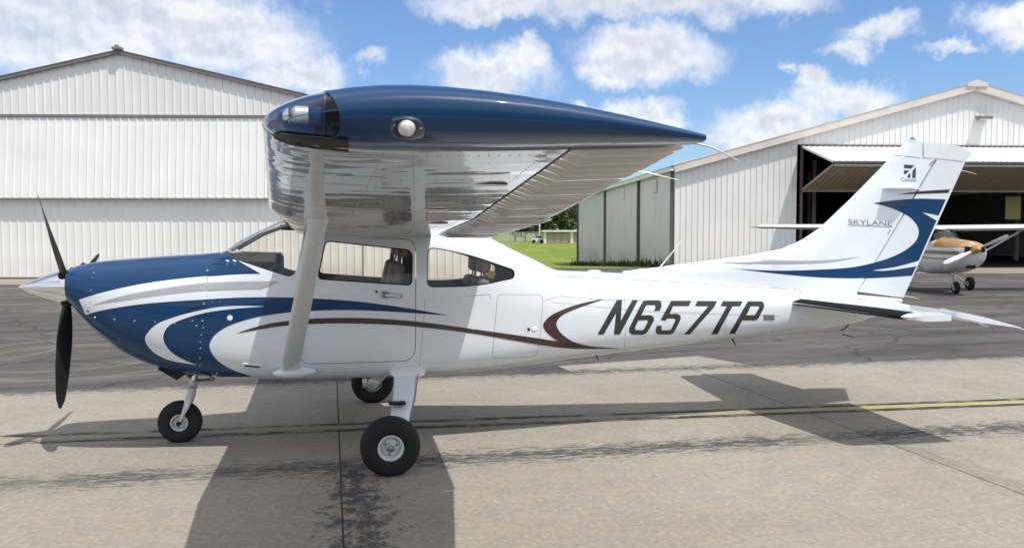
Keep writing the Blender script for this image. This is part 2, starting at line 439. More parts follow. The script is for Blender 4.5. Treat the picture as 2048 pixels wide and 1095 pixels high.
def grassmat():
    m, nt = newmat('lawn'); P = nt.geo()
    a = nt.noise(P, .35, 5, .6).outputs[0]; b = nt.noise(nt.vm('MULTIPLY', P, (1, .5, 1)), 2.2, 6, .7).outputs[0]
    c = nt.mix(nt.rng(a, .35, .65), (.135, .20, .028, 1), (.225, .275, .048, 1))
    c = nt.mix(nt.rng(b, .45, .72, 0, .5), c, (.10, .135, .022, 1))
    pbsdf(nt, c, .9, 0, 0, .1, .2, b, .8, .05); M['lawn'] = m
grassmat()
def linepaint(key, col, wear):
    m, nt = newmat(key); P = nt.geo(); x, y, z = nt.xyz(P)
    n = nt.noise(nt.vm('MULTIPLY', P, (4, 14, 1)), 1.0, 8, .7).outputs[0]; n2 = nt.noise(P, .8, 3).outputs[0]
    w = nt.m('ADD', nt.rng(x, 1.2, 4.2, wear, .06), nt.m('MULTIPLY', nt.m('SUBTRACT', n2, .5), .35))
    f = nt.rng(nt.m('SUBTRACT', nt.m('ADD', n, w), .62), -.06, .06, 0, 1)
    c = nt.mix(f, (*col, 1), (.30, .265, .19, 1))
    pbsdf(nt, c, .8, 0, 0, .1, .3, n, .3, .004); M[key] = m
linepaint('line_yellow', (.40, .33, .15), .50); linepaint('line_black', (.035, .034, .036), .10)
simple('joint_black', (.06, .058, .055), .9, 0, 0, .2, .3, 8)
simple('bark', (.09, .065, .045), .9, 0, 0, .2, .3, 8, .5, 40)
def leafmat(key, c1, c2):
    m, nt = newmat(key); n = nt.noise(nt.geo(), .9, 4).outputs[0]
    pbsdf(nt, nt.mix(nt.rng(n, .35, .65), (*c1, 1), (*c2, 1)), .6, 0, 0, .1, .3); M[key] = m
leafmat('leaf', (.05, .08, .03), (.11, .15, .06)); leafmat('weed', (.03, .06, .012), (.06, .10, .02))

def twosided(key, front, back):
    m = M[front].copy(); m.name = key; t = m.node_tree; out = [n for n in t.nodes if n.type == 'OUTPUT_MATERIAL'][0]
    src = out.inputs[0].links[0].from_socket; g = t.nodes.new('ShaderNodeNewGeometry'); mx = t.nodes.new('ShaderNodeMixShader'); d = t.nodes.new('ShaderNodeBsdfDiffuse')
    d.inputs[0].default_value = (*back, 1); t.links.new(g.outputs['Backfacing'], mx.inputs[0]); t.links.new(src, mx.inputs[1]); t.links.new(d.outputs[0], mx.inputs[2]); t.links.new(mx.outputs[0], out.inputs[0]); M[key] = m
twosided('shell_white', 'white_paint', (.085, .085, .09)); simple('old_white', (.70, .70, .70), .3, 0, .5, .5, .06); twosided('shell_old', 'old_white', (.085, .085, .09))
# ------------------------------------------------------------------ ground
DIP_D = pchip([-1000, 41, 51, 60, 79, 100, 128, 3000], [0, 0, -.28, -.62, -1.18, -.6, .08, .08])
def gh(L, D):
    k = max(0, min(1, (L + .9) / 1.4)) * (1 if D > 82 else max(0, min(1, (15 - L) / 5)))
    if D > 82: k = k * max(0, min(1, (40 - L) / 20)) if D < 128 else 1
    return DIP_D(D) * k - .012
def ground():
    bm = bmesh.new()
    Ls = [-1500, -500, -200, -90, -50, -30, -20, -12, -6, -2, -.9, 0, .5, 1.5, 3, 4.5, 6, 7.5, 9, 10, 12.5, 15, 20, 30, 40, 60, 120, 300, 700, 1500]
    Ds = [-800, -200, -60, -20, 0, 10, 20, 30, 36, 40, 43, 47, 51, 55, 60, 66, 72, 79, 85, 92, 100, 108, 118, 128, 150, 200, 350, 700, 1500, 3500]
    V = [[bm.verts.new(LD(L, D, gh(L, D))) for L in Ls] for D in Ds]
    for i in range(len(Ds) - 1):
        for j in range(len(Ls) - 1):
            f = bm.faces.new((V[i][j], V[i][j + 1], V[i + 1][j + 1], V[i + 1][j]))
            D = .5 * (Ds[i] + Ds[i + 1]); L = .5 * (Ls[j] + Ls[j + 1])
            f.material_index = 1 if (D > 43 and (-1.5 < L < 15 or D > 85)) else 0
    tag(fin('ground', bm, None, ang=60, mats=['asphalt', 'lawn']), 'dark weathered asphalt ramp running out to lawn and horizon', kind='structure')
ground()
apron = tag(empty('concrete_apron'), 'tan concrete slabs under the parked blue and white airplane', kind='structure')
bed = bmesh.new(); box(bed, (1, -6.2, -.0055), (44, 17.9, .007)); fin('joint_bed', bed, 'joint_black', apron, None)
def slabmesh(sx, sy):
    bm = bmesh.new(); box(bm, (0, 0, 0), (sx, sy, .03), bev=.0015, seg=1); return bm
JX = [-.36 + 4.56 * k for k in range(-4, 5)]; JY = [2.75 - 3.8 * k for k in range(5)]
sl0 = None
for i in range(len(JX) - 1):
    for j in range(len(JY) - 1):
        c = ((JX[i] + JX[i + 1]) / 2, (JY[j] + JY[j + 1]) / 2, -.015)
        if sl0 is None: sl0 = fin('slab', slabmesh(4.56 - .013, 3.8 - .010), 'concrete', apron, None); sl0.location = c
        else: inst(sl0, apron, c)
# patch slab reaching into the asphalt
pt = [atz(*p) for p in ((1116, 731), (1395, 711), (1548, 737), (1152, 748))]
bm = bmesh.new(); rings(bm, [[(p.x, p.y, -.011) for p in pt], [(p.x, p.y, -.002) for p in pt]]); fin('slab', bm, 'concrete', apron, None)
def strip(name, mat, x0, x1, off0, off1, z, parent, n=60):
    bm = bmesh.new(); a = Vector((-3.22, .36)); b = Vector((6.73, -.08)); d = (b - a).normalized(); nn = Vector((-d.y, d.x))
    R = []
    for k in range(n + 1):
        p = a + d * (x0 + (x1 - x0) * k / n); j = [random.uniform(-.006, .006) for _ in (0, 1)]
        R.append((bm.verts.new((*(p + nn * (off0 + j[0])), z)), bm.verts.new((*(p + nn * (off1 + j[1])), z))))
    for (p, q_), (r, s) in zip(R[:-1], R[1:]): bm.faces.new((p, q_, s, r))
    return fin(name, bm, mat, parent, None)
tl = tag(empty('taxi_line', (0, 0, 0)), 'worn yellow taxi line with black borders painted on the concrete', kind='structure')
strip('black_border', 'line_black', -14, 18, .075, .165, .004, tl); strip('black_border', 'line_black', -14, 18, -.16, -.075, .004, tl)
strip('yellow_stripe', 'line_yellow', -14, 18, -.073, .073, .004, tl)
# pale concrete aprons before the hangars
bm = bmesh.new(); q4 = [LD(-60, 27.6), LD(.5, 29.5), LD(.5, 48), LD(-60, 48)]
rings(bm, [[p + Vector((0, 0, -.02)) for p in q4], [p + Vector((0, 0, -.004)) for p in q4]]); tag(fin('concrete_strip', bm, 'concrete', None, None), 'pale concrete strip along the closed white hangar', kind='structure')
bm = bmesh.new(); q4 = [LD(8.5, 36.8), LD(60, 38), LD(60, 43.2), LD(8.5, 43.2)]
rings(bm, [[p + Vector((0, 0, -.02)) for p in q4], [p + Vector((0, 0, -.004)) for p in q4]]); tag(fin('concrete_strip', bm, 'concrete', None, None), 'pale concrete strip before the open hangar', kind='structure')

# ------------------------------------------------------------------ hangars
PITCH = .305
def bay(z0, za, zb, w=PITCH, dy=0, name='siding_panel', mat='siding_white', parent=None, tilt=0):
    """one ribbed sheet bay, x from 0 to w, its rib at the left edge; top runs from za to zb"""
    prof = [(0, 0), (.014, -.036), (.046, -.036), (.062, 0), (w, 0)]
    bm = bmesh.new()
    lo = [bm.verts.new((x, y + dy, z0)) for x, y in prof]; hi = [bm.verts.new((x, y + dy, za + (zb - za) * x / w)) for x, y in prof]
    for k in range(len(prof) - 1): bm.faces.new((lo[k], lo[k + 1], hi[k + 1], hi[k]))
    return fin(name, bm, mat, parent, None)
def quad(name, pts, mat, parent):
    bm = bmesh.new(); bm.faces.new([bm.verts.new(p) for p in pts]); return fin(name, bm, mat, parent, None)
def bar(name, a, b, sx, sz, mat, parent, bev=0):
    """box bar from a to b, sx thick across, sz thick upward"""
    a, b = Vector(a), Vector(b); d = (b - a).normalized(); u = d.cross(Vector((0, 0, 1)))
    u = u.normalized() if u.length > 1e-4 else Vector((1, 0, 0)); v = u.cross(d)
    bm = bmesh.new(); R = [[p + u * sx / 2 * i + v * sz / 2 * j for i, j in ((-1, -1), (1, -1), (1, 1), (-1, 1))] for p in (a, b)]
    rings(bm, R); bmesh.ops.recalc_face_normals(bm, faces=bm.faces); return fin(name, bm, mat, parent, None)

def hangar_closed():
    D = 32.55; h = empty('hangar', LD(-14.95, D), -YAW + .03)
    tag(h, 'closed white metal hangar with ribbed bifold door behind the propeller', 'hangar')
    hw, zr, ze, dep, zh, dw = 14.2, 8.60, 5.33, 26, 6.2, 9.2
    top = lambda x: zr - (zr - ze) * abs(x) / hw - .03
    n = int(2 * hw / PITCH); x0 = -n * PITCH / 2
    low = None
    for k in range(n):
        x = x0 + k * PITCH
        za, zb = top(x), top(x + PITCH)
        inside = -dw <= x and x + PITCH <= dw + .02
        o = bay(zh + .06 if inside else 0, za, zb, parent=h); o.location.x = x
    door = []
    m = int(2 * dw / PITCH); xd = -m * PITCH / 2
    for k in range(m):                                    # upper leaf leans out, lower leaf hangs behind it
        x = xd + k * PITCH
        if k == 0:
            u = bay(3.10, 6.15, 6.15, name='door_panel', parent=h); l = bay(.06, 3.16, 3.16, name='door_panel', parent=h)
            for vtx in u.data.vertices: vtx.co.y += -.06 - .30 * (6.15 - vtx.co.z) / 3.05
            for vtx in l.data.vertices: vtx.co.y += -.05 - .02 * (vtx.co.z / 3.1)
            u.location.x = l.location.x = x
        else: inst(u, h, (x, 0, 0)); inst(l, h, (x, 0, 0))
    bar('door_header', (-dw - .4, -.07, 6.19), (dw + .4, -.07, 6.19), .10, .07, 'trim_grey', h)
    bar('door_edge_trim', (-dw, -.335, 3.09), (dw, -.335, 3.09), .06, .05, 'trim_white', h)
    bar('door_sill', (-dw, -.06, .03), (dw, -.06, .03), .05, .06, 'trim_taupe', h)
    bar('door_jamb', (dw + .06, -.08, 0), (dw + .06, -.08, 6.2), .1, .12, 'trim_white', h)
    for s in (-1, 1):
        bar('rake_trim', (s * (hw + .2), -.09, ze - .03), (0, -.09, zr + .018), .16, .14, 'trim_grey', h)
        e = Vector((s * (hw + .25), 0, ze + .02)); r = Vector((0, 0, zr + .08))
        quad('roof', [e + Vector((0, -.20, 0)), r + Vector((0, -.20, 0)), r + Vector((0, dep, 0)), e + Vector((0, dep, 0))], 'roof_metal', h)
        quad('side_wall', [(s * hw, 0, -.1), (s * hw, dep, -.1), (s * hw, dep, ze), (s * hw, 0, ze)], 'siding_white', h)
    quad('back_wall', [(-hw, dep, -.1), (hw, dep, -.1), (hw, dep, ze), (0, dep, zr), (-hw, dep, ze)], 'siding_white', h)
    bm = bmesh.new(); box(bm, (0, -.14, zr + .12), (.34, .34, .12), bev=.03); box(bm, (0, -.2, zr + .2), (.14, .14, .10), bev=.02); fin('ridge_cap', bm, 'trim_grey', h)
hangar_closed()

def hangar_open():
    D = 43.6; rot = .06
    h = empty('hangar', LD(24.07, D + .9), -YAW + rot)
    tag(h, 'cream metal hangar with its bifold door folded open behind the tail fin', 'hangar')
    hw, zr, ze, dep, zh, dw = 15.75, 9.28, 5.0, 35.5, 6.3, 9.1
    top = lambda x: zr - (zr - ze) * abs(x) / hw - .04
    n = int(2 * hw / PITCH); x0 = -hw
    ref = None
    for k in range(n):
        x = x0 + k * PITCH; za, zb = top(x), top(x + PITCH)
        ins = x + PITCH > -dw and x < dw
        w = PITCH
        o = bay(zh if ins else 0, za, zb, w, parent=h, mat='siding_cream'); o.location.x = x
    bar('door_header', (-dw, -.03, zh - .04), (dw, -.03, zh - .04), .1, .08, 'trim_taupe', h)
    bar('door_jamb', (-dw, .02, -.05), (-dw, .02, zh), .12, .16, 'trim_taupe', h); bar('door_jamb', (dw, .02, -.05), (dw, .02, zh), .12, .16, 'trim_taupe', h)
    # folded bifold door: upper leaf runs out from the header, lower leaf folds back under it
    fy, fz, ly, lz = -3.75, 5.12, -.12, 3.95
    m = int(2 * dw / PITCH); xs = -dw
    for k in range(m):
        if k == 0:
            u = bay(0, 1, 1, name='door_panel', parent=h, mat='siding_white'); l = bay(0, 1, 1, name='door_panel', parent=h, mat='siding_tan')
            du = Vector((0, fy, fz - zh + .1)); nu = Vector((0, -du.z, du.y)).normalized(); nu = nu if nu.z > 0 else -nu
            dl = Vector((0, ly - fy, lz - fz + .12)); nl = Vector((0, -dl.z, dl.y)).normalized(); nl = nl if nl.z < 0 else -nl
            for vt in u.data.vertices: c = vt.co.copy(); vt.co = Vector((c.x, -.06, zh - .1)) + du * (1 - c.z) + nu * (-c.y)
            for vt in l.data.vertices: c = vt.co.copy(); vt.co = Vector((c.x, fy, fz - .12)) + dl * (1 - c.z) + nl * (-c.y)
            u.location.x = l.location.x = xs
        else: inst(u, h, (xs + k * PITCH, 0, 0)); inst(l, h, (xs + k * PITCH, 0, 0))
    bar('door_fold_beam', (-dw, fy - .03, fz - .03), (dw, fy - .03, fz - .03), .16, .10, 'trim_taupe', h)
    bar('door_fold_edge', (-dw, fy + .10, fz - .15), (dw, fy + .10, fz - .15), .14, .10, 'trim_white', h)
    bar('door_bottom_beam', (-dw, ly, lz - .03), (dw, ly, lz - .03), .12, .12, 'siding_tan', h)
    for s in (-1, 1):
        bar('door_leaf_edge', (s * dw, -.05, zh - .12), (s * dw, fy, fz), .07, .10, 'trim_white', h)
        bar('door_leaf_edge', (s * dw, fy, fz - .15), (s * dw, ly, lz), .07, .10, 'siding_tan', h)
        bar('rake_trim', (s * (hw + .1), -.2, ze + .02), (0, -.2, zr + .05), .26, .40, 'trim_pale', h)
        e = Vector((s * (hw + .35), 0, ze + .12)); r = Vector((0, 0, zr + .26))
        quad('roof', [e + Vector((0, -.36, 0)), r + Vector((0, -.36, 0)), r + Vector((0, dep, 0)), e + Vector((0, dep, 0))], 'trim_white', h)
        bar('gutter', (s * (hw + .22), -.3, ze + .0), (s * (hw + .22), dep, ze + .0), .2, .2, 'trim_white', h)
    bm = bmesh.new(); rings(bm, [[(-.55, y, zr + .02), (.55, y, zr + .02), (.55, y, zr + .2), (0, y, zr + .36), (-.55, y, zr + .2)] for y in (-.40, .2)]); bmesh.ops.recalc_face_normals(bm, faces=bm.faces); fin('ridge_cap', bm, 'trim_pale', h, None)
    # long grey-green side wall with downspouts and vents
    ns = int(dep / PITCH); sp = None
    for k in range(ns):
        if sp is None:
            sp = bay(-1.9, ze, ze, parent=h, mat='siding_sage'); sp.rotation_euler = (0, 0, -PI / 2)
            for vt in sp.data.vertices: vt.co.y *= .7
            sp.location = (-hw, PITCH, 0)
        else: o = inst(sp, h, (-hw, PITCH * (k + 1), 0)); o.rotation_euler = (0, 0, -PI / 2)
    for y in (.12, 8.4, 20.5, 35.4): bar('downspout', (-hw - .11, y, -1.9), (-hw - .11, y, ze - .05), .16, .16, 'trim_taupe', h)
    for y in (4.2, 13.5):
        bm = bmesh.new(); box(bm, (-hw - .06, y, 4.35), (.08, .8, .7), bev=.01)
        for q_ in range(3): box(bm, (-hw - .11, y - .25 + .25 * q_, 4.35), (.03, .12, .6), bev=.005)
        fin('vent', bm, 'siding_sage', h, None)
    quad('side_wall', [(hw, 0, 0), (hw, dep, 0), (hw, dep, ze), (hw, 0, ze)], 'siding_cream', h)
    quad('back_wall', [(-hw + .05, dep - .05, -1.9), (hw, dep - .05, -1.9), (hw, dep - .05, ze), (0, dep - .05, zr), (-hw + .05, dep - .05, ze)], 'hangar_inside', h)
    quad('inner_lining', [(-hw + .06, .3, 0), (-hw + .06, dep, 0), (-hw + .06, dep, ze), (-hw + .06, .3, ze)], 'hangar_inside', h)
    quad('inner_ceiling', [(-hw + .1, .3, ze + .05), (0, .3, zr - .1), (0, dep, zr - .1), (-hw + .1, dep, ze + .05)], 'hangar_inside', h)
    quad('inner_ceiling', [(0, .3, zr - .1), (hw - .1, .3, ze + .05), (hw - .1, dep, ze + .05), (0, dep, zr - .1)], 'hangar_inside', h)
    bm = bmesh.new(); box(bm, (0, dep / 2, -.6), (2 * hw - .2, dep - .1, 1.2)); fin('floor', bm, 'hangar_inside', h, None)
    for x, y in ((-8.3, 6), (-5.9, 6), (-8.3, 14), (-2, 16), (3, 14), (8, 8)): bar('column', (x, y, 0), (x, y, 6), .22, .22, 'steel_post', h)
    for z in (2.6, 4.2): bar('girt', (-hw + .3, dep - 2, z), (hw - .3, dep - 2, z), .1, .12, 'steel_post', h)
    # wall light under the ridge
    bm = bmesh.new(); box(bm, (.42, -.32, 7.72), (.66, .55, .16), rot=Matrix.Rotation(.12, 3, 'X'), bev=.03); box(bm, (.30, -.06, 7.74), (.16, .14, .2), bev=.02)
    wl = fin('wall_light', bm, 'trim_grey', h); bm = bmesh.new(); box(bm, (.46, -.36, 7.635), (.48, .36, .05), bev=.015); fin('diffuser', bm, 'white_trim', wl)
    # shelving and a notice board inside
    for (x, y, z, sx, sy, sz) in ((-6.4, 7, .9, 1.6, .7, 1.8), (1.5, 22, 1.1, 3.2, 1.2, 2.2), (5.6, 12, .6, 1.8, 1.2, 1.2)):
        c = bmesh.new()
        for q_ in range(4): box(c, (0, 0, -sz / 2 + .04 + q_ * (sz - .08) / 3), (sx, sy, .05), bev=.008)
        for a in (-1, 1):
            for b in (-1, 1): box(c, (a * (sx / 2 - .03), b * (sy / 2 - .03), 0), (.06, .06, sz), bev=.005)
        for q_ in range(3): box(c, (random.uniform(-.3, .3) * sx, 0, -sz / 2 + .07 + q_ * (sz - .08) / 3 + .2), (sx * .4, sy * .6, .36), bev=.02)
        o = fin('storage_shelf', c, 'dark_goods'); o.location = h.matrix_basis @ Vector((x, y, z)); o.rotation_euler = (0, 0, -YAW + rot)
        tag(o, {-6.4: 'dark storage shelf by the left jamb inside the open hangar', 1.5: 'wide dark storage rack deep inside the open hangar', 5.6: 'low dark storage rack on the right inside the open hangar'}[x], 'shelf')
    o = bmesh.new(); box(o, (0, 0, 0), (.9, .05, 1.3), bev=.01)
    o = fin('notice_board', o, 'belt_yellow'); o.location = h.matrix_basis @ Vector((4.35, 3.0, 3.15)); o.rotation_euler = (0, 0, -YAW + rot)
    bm = bmesh.new(); box(bm, (0, 0, .7), (.03, .03, .2)); 
    bm.free(); tag(o, 'pale yellow board hanging in the open hangar doorway', 'board')
hangar_open()

# ------------------------------------------------------------------ far background between the hangars
def low_building():
    a, b = LD(.0, 0), 0
    D = 128; s = D / FPX
    x0, x1 = (1088 - 1024) * s, (1160 - 1024) * s
    e = empty('low_building', LD((x0 + x1) / 2, D, .06), -YAW); w = x1 - x0
    tag(e, 'low flat roofed beige building at the far edge of the lawn', 'building')
    bm = bmesh.new(); box(bm, (0, 3, .85), (w, 6, 1.9)); fin('wall', bm, 'beige_wall', e, None)
    bm = bmesh.new(); box(bm, (0, 2.9, 1.87), (w + .5, 6.8, .26), bev=.03); fin('roof', bm, 'trim_white', e, None)
    for x in (-w / 2 + .15, w * .27): 
        bm = bmesh.new(); box(bm, (x, -.08, .85), (.42, .16, 1.9)); fin('pilaster', bm, 'trim_white', e, None)
    for k in range(3):
        bm = bmesh.new(); box(bm, (-w * .32 + k * w * .2, -.03, .8), (w * .15, .06, 1.45), bev=.01); fin('garage_door', bm, 'beige_wall', e, None)
low_building()
def leafy(name, L, D, ht, spread, mat, seed, n=1400, label='', trunkh=.3, leaf=.3):
    rnd = random.Random(seed); e = empty(name, LD(L, D, gh(L, D) + .0), rnd.uniform(0, 6))
    bm = bmesh.new(); tube(bm, [(0, 0, -.3), (.1, 0, ht * .25), (.05, .1, ht * .6), (0, 0, ht * .85)], [ht * .03, ht * .024, ht * .014, ht * .004], 8)
    for k in range(6):
        a = rnd.uniform(0, 2 * PI); z = ht * rnd.uniform(.28, .6); tube(bm, [(0, 0, z), (math.cos(a) * spread * .4, math.sin(a) * spread * .4, z + ht * .12), (math.cos(a) * spread * .75, math.sin(a) * spread * .75, z + ht * .2)], [ht * .012, ht * .008, ht * .003], 5)
    fin('trunk', bm, 'bark', e)
    bm = bmesh.new(); cl = [(rnd.uniform(-1, 1) * spread * .7, rnd.uniform(-1, 1) * spread * .7, ht * rnd.uniform(.3, .93), rnd.uniform(.25, .5) * spread) for _ in range(16)]
    for k in range(n):
        cx, cy, cz, r = rnd.choice(cl); d = Vector((rnd.gauss(0, 1), rnd.gauss(0, 1), rnd.gauss(0, .8))).normalized() * r * rnd.uniform(.5, 1.05)
        p = Vector((cx, cy, cz)) + d; u = Vector((rnd.gauss(0, 1), rnd.gauss(0, 1), rnd.gauss(0, 1))).normalized(); w = u.orthogonal().normalized(); s = leaf * rnd.uniform(.6, 1.3)
        bm.faces.new([bm.verts.new(p + u * s * a + w * s * b * .6) for a, b in ((-1, 0), (0, -1), (1, 0), (0, 1))])
    fin('crown', bm, mat, e, None); return tag(e, label, 'tree', 'trees beyond the lawn')
tw = ['broad dark tree behind the low beige building', 'dark leafy tree just left of the low beige building', 'tree beside the light pole behind the fence', 'leftmost tree of the row behind the fence', 'tree behind the fence, second from the left', 'tree rising against the corner of the sage green wall']
for i, (px, D, ht, sp) in enumerate(((1122, 150, 8.5, 3.2), (1092, 146, 6.5, 2.6), (1072, 155, 7, 3), (1030, 158, 7, 3.2), (1050, 150, 6, 2.8), (1146, 158, 10, 3.6))):
    leafy('tree', (px - 1024) / FPX * D, D, ht, sp, 'leaf', 11 + i, 1500, tw[i], leaf=.34)
def chain_fence():
    D = 134; e = empty('chain_link_fence', LD((1058 - 1024) / FPX * D, D, .06), -YAW); tag(e, 'grey chain link fence at the far side of the lawn', 'fence')
    for k in range(6): bm = bmesh.new(); tube(bm, [(-5 + 2 * k, 0, 0), (-5 + 2 * k, 0, 1.75)], .05, 6); fin('post', bm, 'brushed_silver', e)
    for k in range(5):
        bm = bmesh.new()
        for q_ in range(9): tube(bm, [(-5 + 2 * k, 0, .08 + q_ * .2), (-3 + 2 * k, 0, .08 + q_ * .2)], .022, 4)
        for q_ in range(10): tube(bm, [(-4.9 + 2 * k + .2 * q_, .01, .05), (-4.9 + 2 * k + .2 * q_, .01, 1.7)], .02, 4)
        fin('mesh_panel', bm, 'brushed_silver', e, None)
chain_fence()
def light_pole():
    D = 140; e = empty('light_pole', LD((1079 - 1024) / FPX * D, D, .06), -YAW); tag(e, 'pale light pole standing behind the chain link fence', 'pole')
    bm = bmesh.new(); tube(bm, [(0, 0, 0), (0, 0, 6)], [.12, .08], 10); fin('pole', bm, 'trim_white', e)
    bm = bmesh.new(); box(bm, (.5, 0, 6.02), (1.1, .25, .14), bev=.03); fin('lamp_head', bm, 'trim_grey', e)
light_pole()
def car():
    D = 131; e = empty('parked_car', LD((1075 - 1024) / FPX * D, D, .07), -YAW); tag(e, 'small white car parked left of the low beige building', 'car')
    pr = [(-.95, .25), (-1.0, .55), (-.9, .72), (-.45, .80), (-.1, 1.18), (.55, 1.2), (.9, .85), (1.0, .7), (.98, .25)]
    bm = bmesh.new(); rings(bm, [[(x, y, z) for x, z in pr] for y in (-.45, .45)]); bmesh.ops.recalc_face_normals(bm, faces=bm.faces); fin('body', bm, 'white_paint', e)
    for x in (-.6, .6):
        for y in (-.44, .44): bm = bmesh.new(); lathe(bm, [(-.07, .1), (-.06, .27), (.06, .27), (.07, .1)], (x, y, .27), (0, 1, 0), 16, True, True); fin('wheel', bm, 'rubber', e)
    for y in (-.452, .452): quad('window', [(-.38, y, .84), (-.08, y, 1.12), (.5, y, 1.13), (.74, y, .86)], 'black_gloss', e)
car()
# weeds along the foot of the long wall
bm = bmesh.new(); rnd = random.Random(3)
for k in range(900):
    y = rnd.uniform(1, 35); off = abs(rnd.gauss(0, .5)) + .15; p = LD(24.07, 44.5) + (RT * math.cos(.06) + F2 * math.sin(.06)) * (-15.75 - off) + (F2 * math.cos(.06) - RT * math.sin(.06)) * y
    d = p - Vector((CAM.x, CAM.y, 0)); p.z = gh(d.dot(RT), d.dot(F2)); hh = rnd.uniform(.1, .45) * (1.6 if rnd.random() < .12 else 1)
    a = rnd.uniform(0, 6.3); u = Vector((math.cos(a), math.sin(a), 0)) * .07
    bm.faces.new([bm.verts.new(v) for v in (p - u, p + u, p + Vector((rnd.uniform(-.15, .15), rnd.uniform(-.15, .15), hh)))])
tag(fin('weeds', bm, 'weed', None, None), 'dark weeds growing along the foot of the sage green hangar wall', 'weeds', kind='stuff')

# ------------------------------------------------------------------ the blue and white airplane
PL = tag(empty('airplane'), 'blue and white high wing propeller airplane lettered N657TP, parked in the foreground', 'airplane')
_x = [-2.46, -2.43, -2.36, -2.235, -2.05, -1.86, -1.70, -1.48, -1.32, -1.17, -.98, -.79, -.6, 0, .5, .93, 1.05, 1.35, 1.66, 2.0, 2.5, 3.2, 4.1, 4.7, 5.05, 5.24]
_zt = [1.495, 1.512, 1.535, 1.553, 1.568, 1.582, 1.592, 1.605, 1.620, 1.715, 1.815, 1.890, 1.895, 1.895, 1.84, 1.76, 1.705, 1.565, 1.435, 1.418, 1.385, 1.315, 1.22, 1.165, 1.135, 1.115]
_zb = [1.20, 1.165, 1.06, .905, .760, .672, .625, .585, .572, .562, .555, .550, .545, .538, .545, .562, .572, .595, .622, .648, .687, .740, .808, .868, .955, 1.02]
_hw = [.385, .405, .432, .470, .497, .513, .523, .535, .545, .552, .557, .56, .562, .562, .555, .525, .515, .485, .448, .408, .352, .277, .185, .122, .075, .04]
_zm = [1.35, 1.34, 1.32, 1.27, 1.22, 1.17, 1.14, 1.11, 1.09, 1.07, 1.05, 1.03, 1.02, 1.0, 1.0, 1.0, 1.0, 1.0, 1.0, 1.0, 1.02, 1.03, 1.03, 1.03, 1.05, 1.07]
_nt = [2.9, 2.8, 2.7, 2.65, 2.7, 2.75, 2.8, 2.9, 3.0, 3.3, 3.7, 4.3, 5, 5.5, 5, 4.2, 3.9, 3.2, 2.7, 2.5, 2.4, 2.3, 2.2, 2.2, 2.1, 2.0]
_nb = [2.4, 2.4, 2.4, 2.4, 2.5, 2.6, 2.8, 3.1, 3.4, 3.7, 4, 4.2, 4.2, 4.2, 4.2, 3.9, 3.8, 3.5, 3.2, 3, 2.8, 2.6, 2.4, 2.2, 2.1, 2.0]
_tm = [0, 0, .0, .0, .0, .0, .0, .0, .02, .04, .07, .09, .10, .10, .10, .10, .10, .08, .05, .03, .0, .0, .0, .0, .0, 0]
fzt, fzb, fhw, fzm, fnt, fnb, ftm = [pchip(_x, a) for a in (_zt, _zb, _hw, _zm, _nt, _nb, _tm)]
def section(x, n=112):
    zt, zb, hw, zm, a, b, tm = fzt(x), fzb(x), fhw(x), fzm(x), fnt(x), fnb(x), ftm(x); out = []
    for k in range(n):
        th = 2 * PI * (k + .0) / n; c, s = math.cos(th), math.sin(th); e = a if s >= 0 else b
        y = -hw * math.copysign(abs(c) ** (2 / e), c); r = abs(s) ** (2 / e); z = zm + (zt - zm) * r if s >= 0 else zm - (zm - zb) * r
        if s > 0: y *= 1 - tm * r * r
        out.append(Vector((x, y, z)))
    return out
def body(x0, x1, step, cap0=False, cap1=False):
    bm = bmesh.new(); n = max(2, int((x1 - x0) / step)); rings(bm, [section(x0 + (x1 - x0) * i / n) for i in range(n + 1)], cap0, cap1)
    f = max(bm.faces, key=lambda f: -f.calc_center_median().y); f.normal_update()
    if f.normal.y > 0: bmesh.ops.reverse_faces(bm, faces=bm.faces)
    return bm
def bvh_bm(*bms):
    vs, fs = [], []
    for bm in bms:
        bm.verts.ensure_lookup_table(); b = len(vs); bm.verts.index_update()
        vs += [v.co.copy() for v in bm.verts]; fs += [[v.index + b for v in f.verts] for f in bm.faces]
    return BVHTree.FromPolygons(vs, fs)
FIRE = -1.378
full = body(-2.46, 5.24, .045, True, True); BODY = bvh_bm(full); full.free()
def convex_round(pts, r=.3, k=5):
    """rounded convex outline from corner points (x,z,radius)"""
    out = []; n = len(pts)
    for i in range(n):
        a, b, c = Vector(pts[i - 1][:2]), Vector(pts[i][:2]), Vector(pts[(i + 1) % n][:2]); rr = pts[i][2]
        u, v = (a - b), (c - b); rr = min(rr, u.length * .48, v.length * .48)
        p, q_ = b + u.normalized() * rr, b + v.normalized() * rr
        for j in range(k + 1): t = j / k; out.append((1 - t) ** 2 * p + 2 * t * (1 - t) * b + t * t * q_)
    return out
def ccw(P):
    A = sum(P[i - 1].x * P[i].y - P[i].x * P[i - 1].y for i in range(len(P))); return P if A > 0 else P[::-1]
def clip_keep(bm, P):
    P = ccw(P)
    for i in range(len(P)):
        a, b = P[i - 1], P[i]; d = b - a
        if d.length < 1e-6: continue
        no = Vector((d.y, 0, -d.x)).normalized()
        bmesh.ops.bisect_plane(bm, geom=bm.verts[:] + bm.edges[:] + bm.faces[:], plane_co=(a.x, 0, a.y), plane_no=no, clear_outer=True, dist=1e-6)
    return bm
